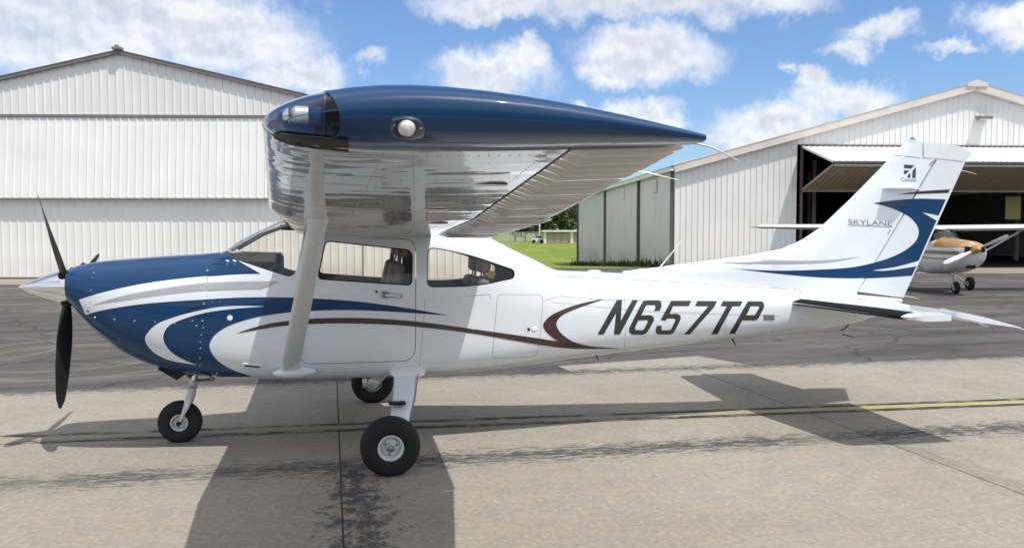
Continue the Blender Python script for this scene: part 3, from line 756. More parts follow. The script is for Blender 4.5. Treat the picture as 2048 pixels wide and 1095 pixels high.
def clip_hole(bm, P, side=0):
    P = ccw(P); x0, x1 = min(p.x for p in P) - .08, max(p.x for p in P) + .08; z0, z1 = min(p.y for p in P) - .08, max(p.y for p in P) + .08
    def near(f):
        c = f.calc_center_median(); return x0 < c.x < x1 and z0 < c.z < z1 and (side == 0 or c.y * side > 0)
    for i in range(len(P)):
        a, b = P[i - 1], P[i]; d = b - a
        if d.length < 1e-6: continue
        no = Vector((d.y, 0, -d.x)).normalized(); fs = [f for f in bm.faces if near(f)]
        g = set(fs) | {e for f in fs for e in f.edges} | {v for f in fs for v in f.verts}
        bmesh.ops.bisect_plane(bm, geom=list(g), plane_co=(a.x, 0, a.y), plane_no=no, dist=1e-6)
    def inside(c):
        return all((P[i].x - P[i - 1].x) * (c.z - P[i - 1].y) - (P[i].y - P[i - 1].y) * (c.x - P[i - 1].x) > -1e-7 for i in range(len(P)))
    bmesh.ops.delete(bm, geom=[f for f in bm.faces if near(f) and inside(f.calc_center_median())], context='FACES')
    return bm
def grow(P, d):
    P = ccw(P); out = []; n = len(P)
    for i in range(n):
        t = (P[(i + 1) % n] - P[i - 1])
        t = t.normalized() if t.length > 1e-9 else Vector((1, 0)); out.append(P[i] + Vector((t.y, -t.x)) * d)
    return out
def pxp(pts, Y): return [(*XZ(p[0], p[1], Y), p[2]) for p in pts]
WIN_D = convex_round(pxp([(650, 480, .05), (826, 499, .07), (824, 571, .05), (634, 558, .05)], -.53))
WIN_R = convex_round(pxp([(856, 494, .06), (884, 497, .05), (945, 510, .3), (1034, 540, .05), (1032, 557, .04), (950, 573, .3), (853, 574, .06)], -.53))
DOOR = convex_round(pxp([(641, 471, .06), (833, 478, .10), (831, 722, .12), (597, 729, .10), (620, 585, .02)], -.555))
BAG = convex_round(pxp([(994, 588, .05), (1089, 589, .06), (1077, 715, .05), (983, 717, .05)], -.50))
a0 = Vector(XZ(588, 556, -.55)); a1 = Vector(XZ(609, 455, -.50))
WSH = [Vector((-1.30, 1.612)), Vector((-1.31, 2.2)), Vector((-.70, 2.2)), Vector((a1.x, a1.y))] + [Vector(XZ(594, 535, -.55)), Vector(XZ(588, 549, -.55)), Vector(XZ(578, 553, -.55)), Vector(XZ(566, 550, -.55))]
BACK = [Vector((1.10, 1.66)), Vector((1.52, 1.478)), Vector((1.60, 1.9)), Vector((1.10, 2.0))]
shell = body(FIRE, 5.24, .035, False, True)
for P in (WIN_D, WIN_R): clip_hole(shell, P, 1)
clip_hole(shell, WIN_R, -1); clip_hole(shell, DOOR, -1); clip_hole(shell, BAG, -1); clip_hole(shell, WSH); clip_hole(shell, BACK)
def thick(o, t=.022, off=-1):
    return o
thick(fin('fuselage', shell, None, PL, 40, ['shell_white']))
dr = clip_keep(body(-1.1, .5, .03), grow(DOOR, -.005))
bmesh.ops.delete(dr, geom=[f for f in dr.faces if f.calc_center_median().y > 0], context='FACES'); clip_hole(dr, WIN_D, -1)
door = thick(fin('cabin_door', dr, None, PL, 40, ['shell_white']))
bg_ = clip_keep(body(.7, 1.7, .03), grow(BAG, -.003)); bmesh.ops.delete(bg_, geom=[f for f in bg_.faces if f.calc_center_median().y > 0], context='FACES')
bag = thick(fin('baggage_door', bg_, None, PL, 40, ['shell_white']), .012)
def pane(name, P, x0, x1, mat, par, keep=None, shrink=.0):
    b = clip_keep(body(x0, x1, .03), P)
    if keep: bmesh.ops.delete(b, geom=[f for f in b.faces if f.calc_center_median().y * keep < 0], context='FACES')
    for v in b.verts: v.co.y *= .985 if keep else .995
    return fin(name, b, mat, par, 60)
pane('window_pane', WIN_D, -.9, .5, 'glass', door, -1); pane('window_pane', WIN_D, -.9, .5, 'glass', PL, 1)
pane('window_pane', WIN_R, .2, 1.4, 'glass', PL, -1); pane('window_pane', WIN_R, .2, 1.4, 'glass', PL, 1)
pane('windshield', WSH, -1.36, -.5, 'glass', PL); pane('rear_window', BACK, 1.0, 1.7, 'glass_green', PL)
def seal(P, side, w, par, mat='black', inset=.0):
    """rubber seal round a window"""
    Q = grow(P, inset); Qi = grow(P, inset - w); bm = bmesh.new(); va, vb = [], []
    for p, q_ in zip(ccw(P) and Q, Qi):
        for s, lst in ((p, va), (q_, vb)):
            l, n, i, d = BODY.ray_cast(Vector((s.x, side * 3, s.y)), Vector((0, -side, 0)))
            lst.append(bm.verts.new((l if l else Vector((s.x, side * .5, s.y))) + Vector((0, side * .002, 0))))
    for i in range(len(va)):
        try: bm.faces.new((va[i - 1], va[i], vb[i], vb[i - 1]))
        except ValueError: pass
    return fin('window_seal', bm, mat, par, None)
seal(WIN_D, -1, .010, door); seal(WIN_R, -1, .008, PL)
# windshield base trim (white channel) and roof-side bow
def edge_strip(name, pts, mat, w=.012, up=.004):
    bm = bmesh.new(); P = [Vector(p) for p in pts]; tube(bm, P, w, 6); return fin(name, bm, mat, PL)
# engine cowl
cw = body(-2.46, FIRE - .006, .03, True, True)
for v in cw.verts:
    if v.co.x < -2.38: v.co.x -= .03 * (1 - min(1, (v.co.yz - Vector((0, 1.35))).length / .42))
cowl = fin('engine_cowl', cw, 'blue', PL, 40)
COWL = BODY
# white-painted deck edge: blue deck ahead of the windshield wraps over the top
def deck():
    bm = bmesh.new(); R = []; n = 18
    xe = XZ(520, 547, -.54)[0]
    for i in range(n + 1):
        x = FIRE + .001 + (-1.315 - FIRE) * i / n; S = [p for p in section(x, 220) if p.z > 1.47]
        S.sort(key=lambda p: math.atan2(p.z - 1.2, p.y)); m_ = 40
        R.append([S[int(k * (len(S) - 1) / m_)] + Vector((0, math.copysign(.0015, S[int(k * (len(S) - 1) / m_)].y), .002)) for k in range(m_ + 1)])
    rings(bm, R, False, False, closed=False); fin('blue_deck', bm, 'blue', PL, 50)
deck()
decal('blue_deck_point', [[(414, 552.5), (430, 551.2), (460, 549), (490, 547.6), (521, 547), (490, 529), (455, 508), (441, 506.8), (414, 508)]], BODY, 'blue', PL, .002)
decal('white_band', [cat([(158, 599), (158, 599), (200, 586), (260, 572), (320, 562), (380, 555), (415, 552), (415, 552), (415, 598), (415, 598), (350, 602), (300, 606), (250, 612), (200, 621), (172, 629), (172, 629)])], BODY, 'white_paint', PL, .002)
decal('grey_stripe', [cat([(183, 610), (183, 610), (251, 590), (342, 574), (411, 565.5), (479, 563), (560, 562), (560, 562), (538, 571), (520, 577), (479, 578), (411, 581.5), (342, 588), (262, 599)])], BODY, 'grey_paint', PL, .0035)
decal('blue_swoosh', [cat([(414, 598), (414, 598), (480, 594.5), (560, 594), (640, 597), (720, 603), (800, 613.5), (860, 623.5), (898, 630.5), (898, 630.5), (840, 626.5), (760, 621.5), (680, 619.5), (600, 622.5), (540, 629), (500, 637), (460, 650), (432, 667), (420, 685), (421, 700), (433, 718), (457, 735), (485, 746), (505, 751.5), (505, 751.5), (460, 753), (414, 752), (414, 752)])], BODY, 'blue', PL, .002)
decal('white_swoosh', [cat([(530, 612), (530, 612), (479, 611), (434, 614), (388, 623), (351, 633), (315, 647), (294, 667), (291, 681), (301, 697), (320, 711), (347, 721), (394, 728.5), (394, 728.5), (370, 719), (347, 706), (331, 688), (327, 670), (338, 651), (365, 638), (402, 627), (434, 621), (479, 616)])], BODY, 'white_paint', PL, .0042)
decal('brown_stripe', [cat([(472, 666.5), (472, 666.5), (505, 655), (550, 644.5), (620, 637), (700, 635), (780, 638), (860, 645.5), (950, 658), (1050, 672), (1116, 682), (1116, 682), (1106, 675), (1094, 665), (1087, 654), (1088, 644), (1104, 629), (1135, 615), (1172, 604), (1211, 597), (1211, 597), (1182, 606.5), (1152, 617), (1124, 630), (1113, 644), (1116, 658), (1128, 671), (1148, 683), (1182, 691.5), (1246, 696), (1246, 696), (1189, 697), (1141, 696), (1087, 690), (1018, 678.5), (950, 667), (880, 658), (800, 650), (720, 646.5), (650, 646.5), (580, 650), (520, 658)])], BODY, 'brown_paint', PL, .0035)
# registration
def Z1(pts): return [(1180 + x / 5.389, 580 + y / 5.389) for x, y in pts]
LT = {'N': [[(80, 475), (290, 103), (345, 103), (330, 330), (455, 105), (518, 105), (320, 475), (258, 475), (280, 245), (145, 475)]],
 '6': [[(570, 478), (600, 465), (630, 430), (688, 325), (687, 300), (672, 276), (650, 268), (552, 270), (600, 172), (615, 160), (698, 160), (708, 175), (690, 220), (750, 220), (770, 175), (768, 135), (752, 115), (735, 108), (610, 108), (575, 118), (548, 155), (428, 392), (420, 420), (424, 452), (450, 477)], [(482, 405), (520, 325), (610, 320), (625, 335), (580, 420), (565, 428), (495, 428)]],
 '5': [[(875, 113), (1088, 113), (1065, 170), (895, 170), (855, 255), (935, 252), (970, 268), (978, 300), (965, 335), (920, 425), (895, 460), (865, 475), (740, 475), (712, 460), (706, 430), (722, 380), (775, 383), (766, 415), (780, 430), (860, 428), (875, 415), (920, 325), (915, 310), (900, 303), (830, 303), (815, 328), (760, 320)]],
 '7': [[(1158, 115), (1366, 117), (1345, 170), (1075, 475), (1015, 475), (1275, 172), (1130, 170)]],
 'T': [[(1432, 118), (1643, 118), (1618, 172), (1535, 172), (1372, 473), (1305, 473), (1475, 172), (1405, 170)]],
 'P': [[(1500, 468), (1700, 118), (1840, 118), (1868, 132), (1878, 165), (1870, 195), (1815, 300), (1790, 322), (1640, 324), (1560, 468)], [(1730, 172), (1815, 172), (1825, 185), (1780, 262), (1765, 268), (1683, 270)]]}
for ch, loops in LT.items(): decal('registration_letter', [Z1(l) for l in loops], BODY, 'letter_black', PL, .0025, 10, 5)
decal('grey_dash', [Z1([(1868, 265), (1988, 265), (1985, 322), (1868, 322)])], BODY, 'dash_grey', PL, .0025, 10, 5)
# thin seams and small hardware on the skin
def seam(pts, w=1.1, mat='letter_grey', bvh=BODY, name='panel_seam', off=.0016, par=PL):
    L, R = [], []
    P = [Vector(p) for p in pts]
    for i, p in enumerate(P):
        t = (P[min(i + 1, len(P) - 1)] - P[max(i - 1, 0)]).normalized(); n = Vector((-t.y, t.x)) * w / 2; L.append(tuple(p + n)); R.append(tuple(p - n))
    return decal(name, [L + R[::-1]], bvh, mat, par, off, 12, 6)
seam(cat([(1114, 552), (1200, 556), (1320, 562), (1450, 570), (1560, 577), (1590, 580), (1598, 588), (1600, 600)], 3, False), .9)
seam([(985, 655), (983, 724)], .01); seam([(930, 592), (978, 588), (982, 598)], .8); seam([(1090, 600), (1120, 592), (1190, 598), (1400, 604)], .6)
for P in ([(1245, 562), (1252, 640), (1248, 702)], [(1445, 572), (1452, 630), (1448, 683)], [(1105, 604), (1300, 622), (1560, 632)], [(850, 598), (846, 660), (838, 735)]): seam(cat(P, 4, False), .55, 'dash_grey', off=.001)
bm = bmesh.new()
for px, py, r in ((185, 556, 1.7), (188, 546, 1.7), (182, 580, 1.9), (181, 602, 1.9), (181, 624, 2), (190, 634, 2.6), (229, 638, 2.6), (269, 641, 2.6), (310, 643, 2), (350, 646, 2), (415, 541, 2.8), (414, 572, 2), (408, 607, 2.8), (405, 641, 2.6), (385, 641, 2), (393, 651, 2.6), (407, 655, 2), (403, 669, 2), (401, 683, 2), (401, 696, 2.2), (400, 715, 2.2), (400, 729, 2), (425, 604, 1.5), (440, 603, 1.5), (186, 536, 1.6)):
    l, n = hit(BODY, px, py); rr = r * .66 / 228; lathe(bm, [(.001, rr), (.006, rr * .8), (.0065, 0)], l, n, 10)
tag(fin('fasteners', bm, 'brushed_silver', PL), None, kind='stuff')
l, n = hit(BODY, 460, 635); bm = bmesh.new(); lathe(bm, [(.0, .022), (.005, .022), (.006, .0)], l, n, 20); fin('oil_access_cap', bm, 'white_trim', PL)
decal('oil_door_outline', [[(424, 516), (452, 515), (452, 527), (424, 528)], [(425.5, 517.5), (425.5, 526.5), (450.5, 525.5), (450.5, 516.5)]], BODY, 'navy_dark', PL, .0045)
decal('cowl_louver', [cat([(378, 609), (398, 606), (397, 613), (380, 614)])], BODY, 'navy_dark', PL, .004)
# door handle, lock, hinges, steps
def plate(name, px, py, pts, t, mat, par):
    l, n = hit(BODY, px, py); bm = bmesh.new(); R = []
    for d, s in ((0, 1), (t, 1), (t + .003, .85)): R.append([hit(BODY, px + (x - px) * s, py + (y - py) * s)[0] + n * d for x, y in pts])
    rings(bm, R, False, True); bmesh.ops.recalc_face_normals(bm, faces=bm.faces); return fin(name, bm, mat, par, 30)
plate('handle', 785, 590, [(764, 582), (775, 583), (775, 587), (804, 589), (804, 595), (775, 594), (775, 596), (764, 595)], .016, 'letter_grey', door)
plate('handle_lever', 788, 590.5, [(771, 587), (801, 589.5), (801, 593.5), (771, 592.5)], .026, 'brushed_silver', door)
plate('lock', 753, 583, [(753 + 3 * math.cos(a * PI / 5), 583 + 3 * math.sin(a * PI / 5)) for a in range(10)], .004, 'letter_black', door)
plate('lock', 1057.5, 658, [(1057.5 + 3 * math.cos(a * PI / 5), 658 + 3 * math.sin(a * PI / 5)) for a in range(10)], .003, 'letter_black', bag)
plate('latch', 1069, 658, [(1069 + 6 * math.cos(a * PI / 6), 658 + 4 * math.sin(a * PI / 6)) for a in range(12)], .003, 'white_trim', bag)
for px, py in ((609, 655), (607, 671), (606, 694)): plate('hinge', px, py, [(px - 4, py - 2), (px + 4, py - 2), (px + 4, py + 2), (px - 4, py + 2)], .008, 'white_trim', door)
plate('air_vent_frame', 505, 730, [(485, 726), (489, 725), (526, 729), (526, 735), (489, 732), (485, 730)], .006, 'white_paint', PL)
plate('air_vent_slot', 505, 730.5, [(489, 728), (520, 731), (520, 733.5), (489, 730.5)], .009, 'black', PL)

# ------------------------------------------------------------------ wings
def naca(t, m=.02, p=.4, th=.12):
    yt = 5 * th * (.2969 * math.sqrt(t) - .126 * t - .3516 * t * t + .2843 * t ** 3 - .1036 * t ** 4)
    yc = m / p ** 2 * (2 * p * t - t * t) if t < p else m / (1 - p) ** 2 * ((1 - 2 * p) + 2 * p * t - t * t)
    return yc + yt, yc - yt
WK = 2.5
def wxle(y): return -.765 if y < WK else -.765 + .19 * (y - WK) / (5.45 - WK)
def wxte(y): return .93 if y < WK else .93 - .345 * (y - WK) / (5.45 - WK)
def wzle(y): return 1.862 + .217 * (y - .55) / 4.9
def wzte(y): return 1.772 + .278 * (y - .55) / 4.9
def wpt(y, t, up, th=.125):
    c = wxte(y) - wxle(y); u, l = naca(t, .02, .4, th); h = (u if up else l) * c
    return Vector((wxle(y) + c * t, 0, wzle(y) + (wzte(y) - wzle(y)) * t + h))
TU = [0, .004, .012, .025, .045, .07, .1, .14, .19, .25, .32, .4, .48, .56, .64, .70]
HINGE = .705
def wing(side):
    wn_ = 'wing'
    bm = bmesh.new(); R = []
    ys = [0, .3, .55, .9, 1.3, 1.7, 2.1, 2.5, 2.7, 3, 3.4, 3.8, 4.2, 4.6, 5, 5.27]
    for y in ys:
        up = [wpt(y, t, True) for t in reversed(TU)]; lo = [wpt(y, t, False) for t in TU[1:]]
        R.append([Vector((p.x, side * y, p.z)) for p in up + lo])
    rings(bm, R, False, True); bmesh.ops.recalc_face_normals(bm, faces=bm.faces)
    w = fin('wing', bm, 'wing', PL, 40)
    def surf(name, y0, y1, droop=0.):
        bm = bmesh.new(); R = []; n = int((y1 - y0) / .0135); pit = .132; ts = [HINGE + .006, .76, .81, .86, .91, .955, .985, .996]
        for i in range(n + 1):
            y = y0 + (y1 - y0) * i / n; ph = (y - y0) / pit; k = abs(math.sin(PI * ph)) ** .65; edge = min(1, (y - y0) / .05, (y1 - y) / .05)
            A = .028 * abs(1 - 2 * (ph % 1)) ** .9 * edge
            up, lo = [], []
            for t in ts:
                e = max(0, min(1, (t - ts[0]) / .03)) * max(0, min(1, (.997 - t) / .03))
                u = wpt(y, t, True); l = wpt(y, t, False); dz = -droop * (t - HINGE)
                up.append((u.x, side * y, u.z + A * .5 * e + dz)); lo.append((l.x, side * y, min(l.z, u.z - .005) - A * e + dz))
            R.append(up[::-1] + lo)
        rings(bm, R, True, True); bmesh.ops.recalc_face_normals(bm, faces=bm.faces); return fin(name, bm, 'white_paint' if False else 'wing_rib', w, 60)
    surf('flap', .60, 2.58, .06); surf('aileron', 2.60, 5.26, 0)
    # blue tip fairing
    bm = bmesh.new(); R = []; T2 = TU[:-1] + [.72, .8, .87, .93, .97, .995]; K = 12; tips = []
    for k in range(K + 1):
        v = k / K; y = 5.275 + .235 * math.sin(v * PI / 2); s = max(.03, math.cos(v * PI / 2) ** .62); yy = 5.275 + .2 * v * .5
        xl = wxle(5.36) + .07 * (1 - math.cos(v * PI / 2)) * 1.0; xt = wxte(5.36) - .012 - .02 * v
        up, lo = [], []
        for t in T2:
            u, l = naca(t, .03, .4, .135); u += .024 * t; l -= .002 * t; c = xt - xl; zc = wzle(5.3) + (wzte(5.3) - wzle(5.3)) * t; md = (u * .62 + l * .38)
            hu = (u - md) * s + md; hl = (l - md) * s + md; drop = -.018 * math.sin(v * PI / 2)
            up.append(Vector((xl + c * t, side * y, zc + hu * c + drop))); lo.append(Vector((xl + c * t, side * y, zc + min(hl * c, hu * c - .002) + drop)))
        R.append(up[::-1] + lo[1:]); 
    V = rings(bm, R, False, True); bmesh.ops.recalc_face_normals(bm, faces=bm.faces)
    return w, bm
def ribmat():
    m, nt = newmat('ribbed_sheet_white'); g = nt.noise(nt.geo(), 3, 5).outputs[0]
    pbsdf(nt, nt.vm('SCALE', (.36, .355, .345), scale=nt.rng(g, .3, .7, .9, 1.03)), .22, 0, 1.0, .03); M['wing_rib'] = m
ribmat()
for side in (-1, 1):
    w, tb = wing(side)
    full_tip = bvh_bm(tb)
    if side == -1:
        XL = wxle(5.36)
        # clear light cover cut out of the tip's nose
        hp = [hit(full_tip, *p)[0] for p in ((662, 192), (673, 208), (680, 228), (681, 248), (677, 264), (668, 273))]; lo_ = hit(full_tip, 560, 264)[0]
        sl_ = (hp[-1].z - lo_.z) / (hp[-1].x - lo_.x); LP = [Vector((-.75, lo_.z + sl_ * (-.75 - lo_.x) + .002)), Vector((-.75, 2.3)), Vector((hp[0].x - .09, 2.3))] + [Vector((p.x, p.z)) for p in hp]
        lensbm = tb.copy(); clip_hole(tb, LP, 0); clip_keep(lensbm, LP)
        tip = fin('wing_tip', tb, 'blue', w, 40); 
        # the recess behind the cover
        rb = bmesh.new(); ring0 = [Vector((wxle(5.36) + .012 + .28 * t, -5.305, 0)) for t in (0,)]
        pts = []
        for t in TU[:9]: 
            u, l = naca(t, .03, .4, .135); cc = wxte(5.36) - XL; zc = wzle(5.3) + (wzte(5.3) - wzle(5.3)) * t
            pts.append((XL + cc * t, zc + u * cc - .003, zc + l * cc + .003))
        poly = [(x, zu) for x, zu, zl in pts] + [(x, zl) for x, zu, zl in reversed(pts[1:])]
        f = [rb.verts.new((x, -5.30, z)) for x, z in poly]; rb.faces.new(f)
        xb = pts[-1][0]; g = [rb.verts.new(p) for p in ((xb, -5.30, pts[-1][2]), (xb, -5.30, pts[-1][1]), (xb, -5.44, pts[-1][1] - .03), (xb, -5.44, pts[-1][2] + .03))]; rb.faces.new(g)
        fin('light_recess', rb, 'blue', w, None)
        for v in lensbm.verts: v.co.y += .002
        fin('clear_light_cover', lensbm, 'lens', w, 50)
        seam(cat([(638, 178), (650, 183), (662, 192), (673, 208), (680, 228), (681, 248), (677, 264), (668, 273), (640, 271.5), (590, 267), (560, 264)], 4, False), 2.0, 'navy_dark', full_tip, 'cover_rim', .003, w)
        q_ = aty(594, 231, -5.40); bm = bmesh.new(); lathe(bm, [(-.022, .004), (-.016, .014), (-.004, .024), (.028, .024), (.03, .0)], q_, (1, 0, 0), 20); fin('navigation_light', bm, 'brushed_silver', w)
        bm = bmesh.new(); box(bm, q_ + Vector((.045, .015, 0)), (.035, .05, .044), bev=.004); fin('light_mount', bm, 'blue', w)
        bm = bmesh.new(); lathe(bm, [(-.03, 0), (-.028, .012), (-.02, .018), (-.014, .02)], q_ + Vector((-.006, -.0, 0)), (1, 0, 0), 14); fin('light_bulb', bm, 'chrome', w)
        # round strobe on the tip's side
        l, n = hit(full_tip, 813, 254); n = Vector((-.05, -.95, -.28)).normalized()
        bm = bmesh.new(); sc = 1 / 790; out = cat([(781, 240), (795, 233), (815, 231), (835, 236), (848, 250), (846, 272), (825, 279), (800, 277), (783, 268)], 3)
        R = [[hit(full_tip, x, y)[0] + n * (-.004) for x, y in out], [hit(full_tip, x, y)[0] + n * .004 for x, y in out], [l + (hit(full_tip, x, y)[0] - l) * .82 + n * .012 for x, y in out]]
        rings(bm, R, False, True); bmesh.ops.recalc_face_normals(bm, faces=bm.faces); st = fin('strobe_base', bm, 'navy_dark', w, 40)
        bm2 = bmesh.new(); lathe(bm2, [(.008, .022), (.016, .021), (.024, .016), (.029, .008), (.030, 0)], l, n, 20)
        fin('strobe_lens', bm2, 'strobe_glassy', w)
        bm = bmesh.new()
        for px, py in ((787, 248), (842, 254)): s, _n = hit(full_tip, px, py); lathe(bm, [(.004, .004), (.009, .004), (.010, 0)], s, n, 10)
        fin('screws', bm, 'chrome', w)
    else: tip = fin('wing_tip', tb, 'blue', w, 40)
    # strut with its fairings
    s = side; A = Vector((-.752, s * .55, .665)); B = Vector((-.475, s * 2.52, wpt(2.5, .25, False).z + .05)); bm = bmesh.new(); R = []
    for k in range(9):
        t = k / 8; p = A.lerp(B, t); ch = .150 - .040 * t
        prof = [(-.5, 0), (-.47, .10), (-.38, .18), (-.2, .24), (0, .23), (.25, .15), (.5, .01), (.5, -.01), (.25, -.15), (0, -.23), (-.2, -.24), (-.38, -.18), (-.47, -.10)]
        nrm = Vector((0, 1, 0)) if False else (B - A).cross(Vector((1, 0, 0))).normalized()
        R.append([p + Vector((a_ * ch, 0, 0)) + nrm * b_ * ch * .72 for a_, b_ in prof])
    rings(bm, R); bmesh.ops.recalc_face_normals(bm, faces=bm.faces); stt = fin('wing_strut', bm, 'white_paint', PL, 40)
    bm = bmesh.new(); bmesh.ops.create_uvsphere(bm, u_segments=28, v_segments=14, radius=1); bmesh.ops.scale(bm, vec=(.175, .055, .045), verts=bm.verts); bmesh.ops.rotate(bm, cent=(0, 0, 0), matrix=Matrix.Rotation(-.02, 3, 'Y'), verts=bm.verts); bmesh.ops.translate(bm, vec=(-.712, s * .56, .652), verts=bm.verts); fin('strut_fairing', bm, 'white_paint', stt, 80)
    bm = bmesh.new(); R = []
    for t, g_ in ((.95, 1.10), (.98, 1.18), (1.0, 1.3)):
        p = A.lerp(B, t); R.append([p + Vector((.112 * .5 * g_ * math.cos(a), 0, 0)) + nrm * .028 * g_ * math.sin(a) for a in [2 * PI * j / 20 for j in range(20)]])
    rings(bm, R); bmesh.ops.recalc_face_normals(bm, faces=bm.faces); fin('strut_fairing', bm, 'white_paint', stt, 50)
    bm = bmesh.new(); tube(bm, [A.lerp(B, .34) + Vector((.06, 0, .0)), A.lerp(B, .36) + Vector((.09, 0, .0))], .006, 6); tube(bm, [A.lerp(B, .30) + Vector((.06, 0, .0)), A.lerp(B, .31) + Vector((.09, 0, .0))], .006, 6); fin('tie_down_bracket', bm, 'white_trim', stt)
    # static wicks on the trailing edge
    for y in (4.62,):
        a_ = Vector((wxte(y) - .02, s * y, wzte(y) + .01)); bm = bmesh.new(); tube(bm, [a_, a_ + Vector((.08, 0, -.005)), a_ + Vector((.20, 0, -.03))], [.004, .003, .002], 6); fin('static_wick', bm, 'brushed_silver', w)
a_ = aty(1388, 286, -5.42); b_ = aty(1478, 322, -5.42); bm = bmesh.new(); tube(bm, [a_, a_.lerp(b_, .4) + Vector((0, 0, .008)), b_], [.0035, .003, .002], 6); fin('static_wick', bm, 'brushed_silver', PL)
nw = [o for o in PL.children if o.name.startswith('wing') and not o.name.startswith(('wing_', 'window'))]
WING = bvh_of(nw[0], *[c for c in nw[0].children if c.name.startswith('wing_tip')])
# black panel under the nose of the near tip
decal('black_tip_panel', [[(529, 256), (560, 263), (640, 272), (697, 276), (697, 302), (640, 297), (585, 289), (552, 277)]], WING, 'black', nw[0], .003, 12, 5)
decal('tie_down_slot', [[(631, 438), (637, 438), (637, 452), (631, 452)]], WING, 'black', nw[0], .003)
# rivet rows and access plates under the near wing
bm = bmesh.new()
def ubelow(x, y): l, n, i, d = WING.ray_cast(Vector((x, y, .5)), Vector((0, 0, 1))); return l
for y in (-5.18, -4.6, -4.05, -3.5, -3.0, -2.5, -1.9, -1.3):
    c0, c1 = wxle(-y), wxte(-y)
    for k in range(26):
        x = c0 + (c1 - c0) * (.05 + .62 * k / 25); l = ubelow(x, y)
        if l: lathe(bm, [(-.001, .004), (.001, .003), (.0013, 0)], l, (0, 0, -1), 6)
for t in (.27, .66):
    for k in range(90):
        y = -.7 - 4.5 * k / 89; l = ubelow(wxle(-y) + (wxte(-y) - wxle(-y)) * t, y)
        if l: lathe(bm, [(-.001, .004), (.001, .003), (.0013, 0)], l, (0, 0, -1), 6)
tag(fin('rivets', bm, 'wing_rib', nw[0]), None, kind='stuff')
for x, y in ((.18, -4.4), (.10, -3.3), (.25, -2.2)):
    l = ubelow(x, y); bm = bmesh.new(); lathe(bm, [(-.002, .075), (.003, .072), (.004, 0)], l, (0, .02, -1), 24); fin('access_plate', bm, 'white_trim', nw[0])

# ------------------------------------------------------------------ tail
LEP = [XZ(x, y, 0) for x, y in ((1245, 542), (1300, 536), (1400, 522.5), (1500, 510), (1564, 497), (1605, 478.5), (1640, 455), (1700, 398), (1760, 337), (1811, 283))]
hb, ht_ = Vector(XZ(1708, 583, 0)), Vector(XZ(1868, 320, 0)); rb_, rt_ = Vector(XZ(1807, 593, 0)), Vector(XZ(1930, 324, 0))
def finle(z):
    for (xa, za), (xb, zb) in zip(LEP[:-1], LEP[1:]):
        if z <= zb: return xa if z <= za else xa + (xb - xa) * (z - za) / max(1e-6, zb - za)
    return LEP[-1][0] + (z - LEP[-1][1]) * .7
def finte(z): return rb_.x + (rt_.x - rb_.x) * (z - rb_.y) / (rt_.y - rb_.y)
def finT(x, z):
    le, te = finle(z), finte(z); c = max(.3, te - le); t = min(1, max(0, (x - le) / c)); te_d = max(0, te - x)
    return max(.003, min(.058 - .022 * max(0, min(1, (z - 1.4) / 1.3)), .9 * (.2969 * math.sqrt(t)) * .42, .004 + te_d * .085))
fp = LEP[:-1] + [XZ(1811, 283, 0), XZ(1817, 279.5, 0), XZ(1827, 281, 0), XZ(1840, 286, 0), XZ(1840, 314, 0), XZ(1866, 317.5, 0), tuple(hb)]
xs_ = np.linspace(hb.x, LEP[0][0], 14); fp += [(float(x), fzt(float(x)) - .06) for x in xs_]
finb = slab('tail_fin', fp, finT, 'xz', 'white_paint', PL, .1)
rp = [tuple(hb + Vector((.012, .004))), tuple(ht_ + Vector((.010, -.004))), XZ(1842.5, 315.5, 0), XZ(1842.5, 287, 0), XZ(1880, 287.5, 0), XZ(1915, 292.5, 0), XZ(1933, 299, 0), XZ(1944, 307, 0), tuple(rt_), tuple(rb_), XZ(1806, 594.5, 0)]
rud = slab('rudder', rp, finT, 'xz', 'white_paint', PL, .1)
fu = slab('whole_fin', fp[:len(LEP) + 3] + [XZ(1880, 287.5, 0), XZ(1915, 292.5, 0), XZ(1933, 299, 0), XZ(1944, 307, 0), tuple(rt_), tuple(rb_)] + fp[-15:], finT, 'xz', 'white_paint', None, .1)
TAIL = bvh_of(fu); bpy.data.objects.remove(fu)
def Z6(pts): return [(1400 + x / 2.434, 250 + y / 2.434) for x, y in pts]
decal('blue_tail_swoosh', [Z6(cat([(845, 380), (845, 380), (900, 371), (980, 363), (1080, 358), (1196, 362), (1196, 362), (1032, 732), (1032, 732), (900, 741), (800, 745), (600, 742), (400, 725), (200, 702), (118, 695), (118, 695), (250, 703), (400, 708), (600, 702), (750, 690), (880, 660), (970, 625), (1030, 585), (1060, 545), (1062, 500), (1030, 455), (980, 425), (920, 400)], 4))], TAIL, 'blue', PL, .002)
decal('white_tail_flash', [Z6([(1082, 425), (1163, 441), (1152, 466)])], TAIL, 'white_paint', PL, .004); decal('white_tail_flash', [Z6(cat([(838, 706), (838, 706), (950, 690), (1068, 659), (1068, 659), (1058, 685), (1058, 685), (980, 698), (900, 708)], 4))], TAIL, 'white_paint', PL, .004)
decal('brown_tail_stripe', [Z6(cat([(968, 338), (968, 338), (1060, 323), (1215, 313), (1215, 313), (1209, 330), (1209, 330), (1060, 335)], 4))], TAIL, 'brown_paint', PL, .002)
decal('grey_tail_stripe', [Z6(cat([(60, 664), (60, 664), (150, 655), (260, 653), (400, 658), (550, 660), (680, 652), (790, 638), (790, 638), (640, 667), (500, 675), (350, 676), (150, 671)], 4))], TAIL, 'grey_paint', PL, .002)
seam([(1788, 311.5), (1815, 313), (1840, 315.5)], 1.0, bvh=TAIL, name='fin_cap_seam'); seam([(1844, 315.5), (1880, 318), (1926, 323)], 1.0, bvh=TAIL, name='fin_cap_seam')
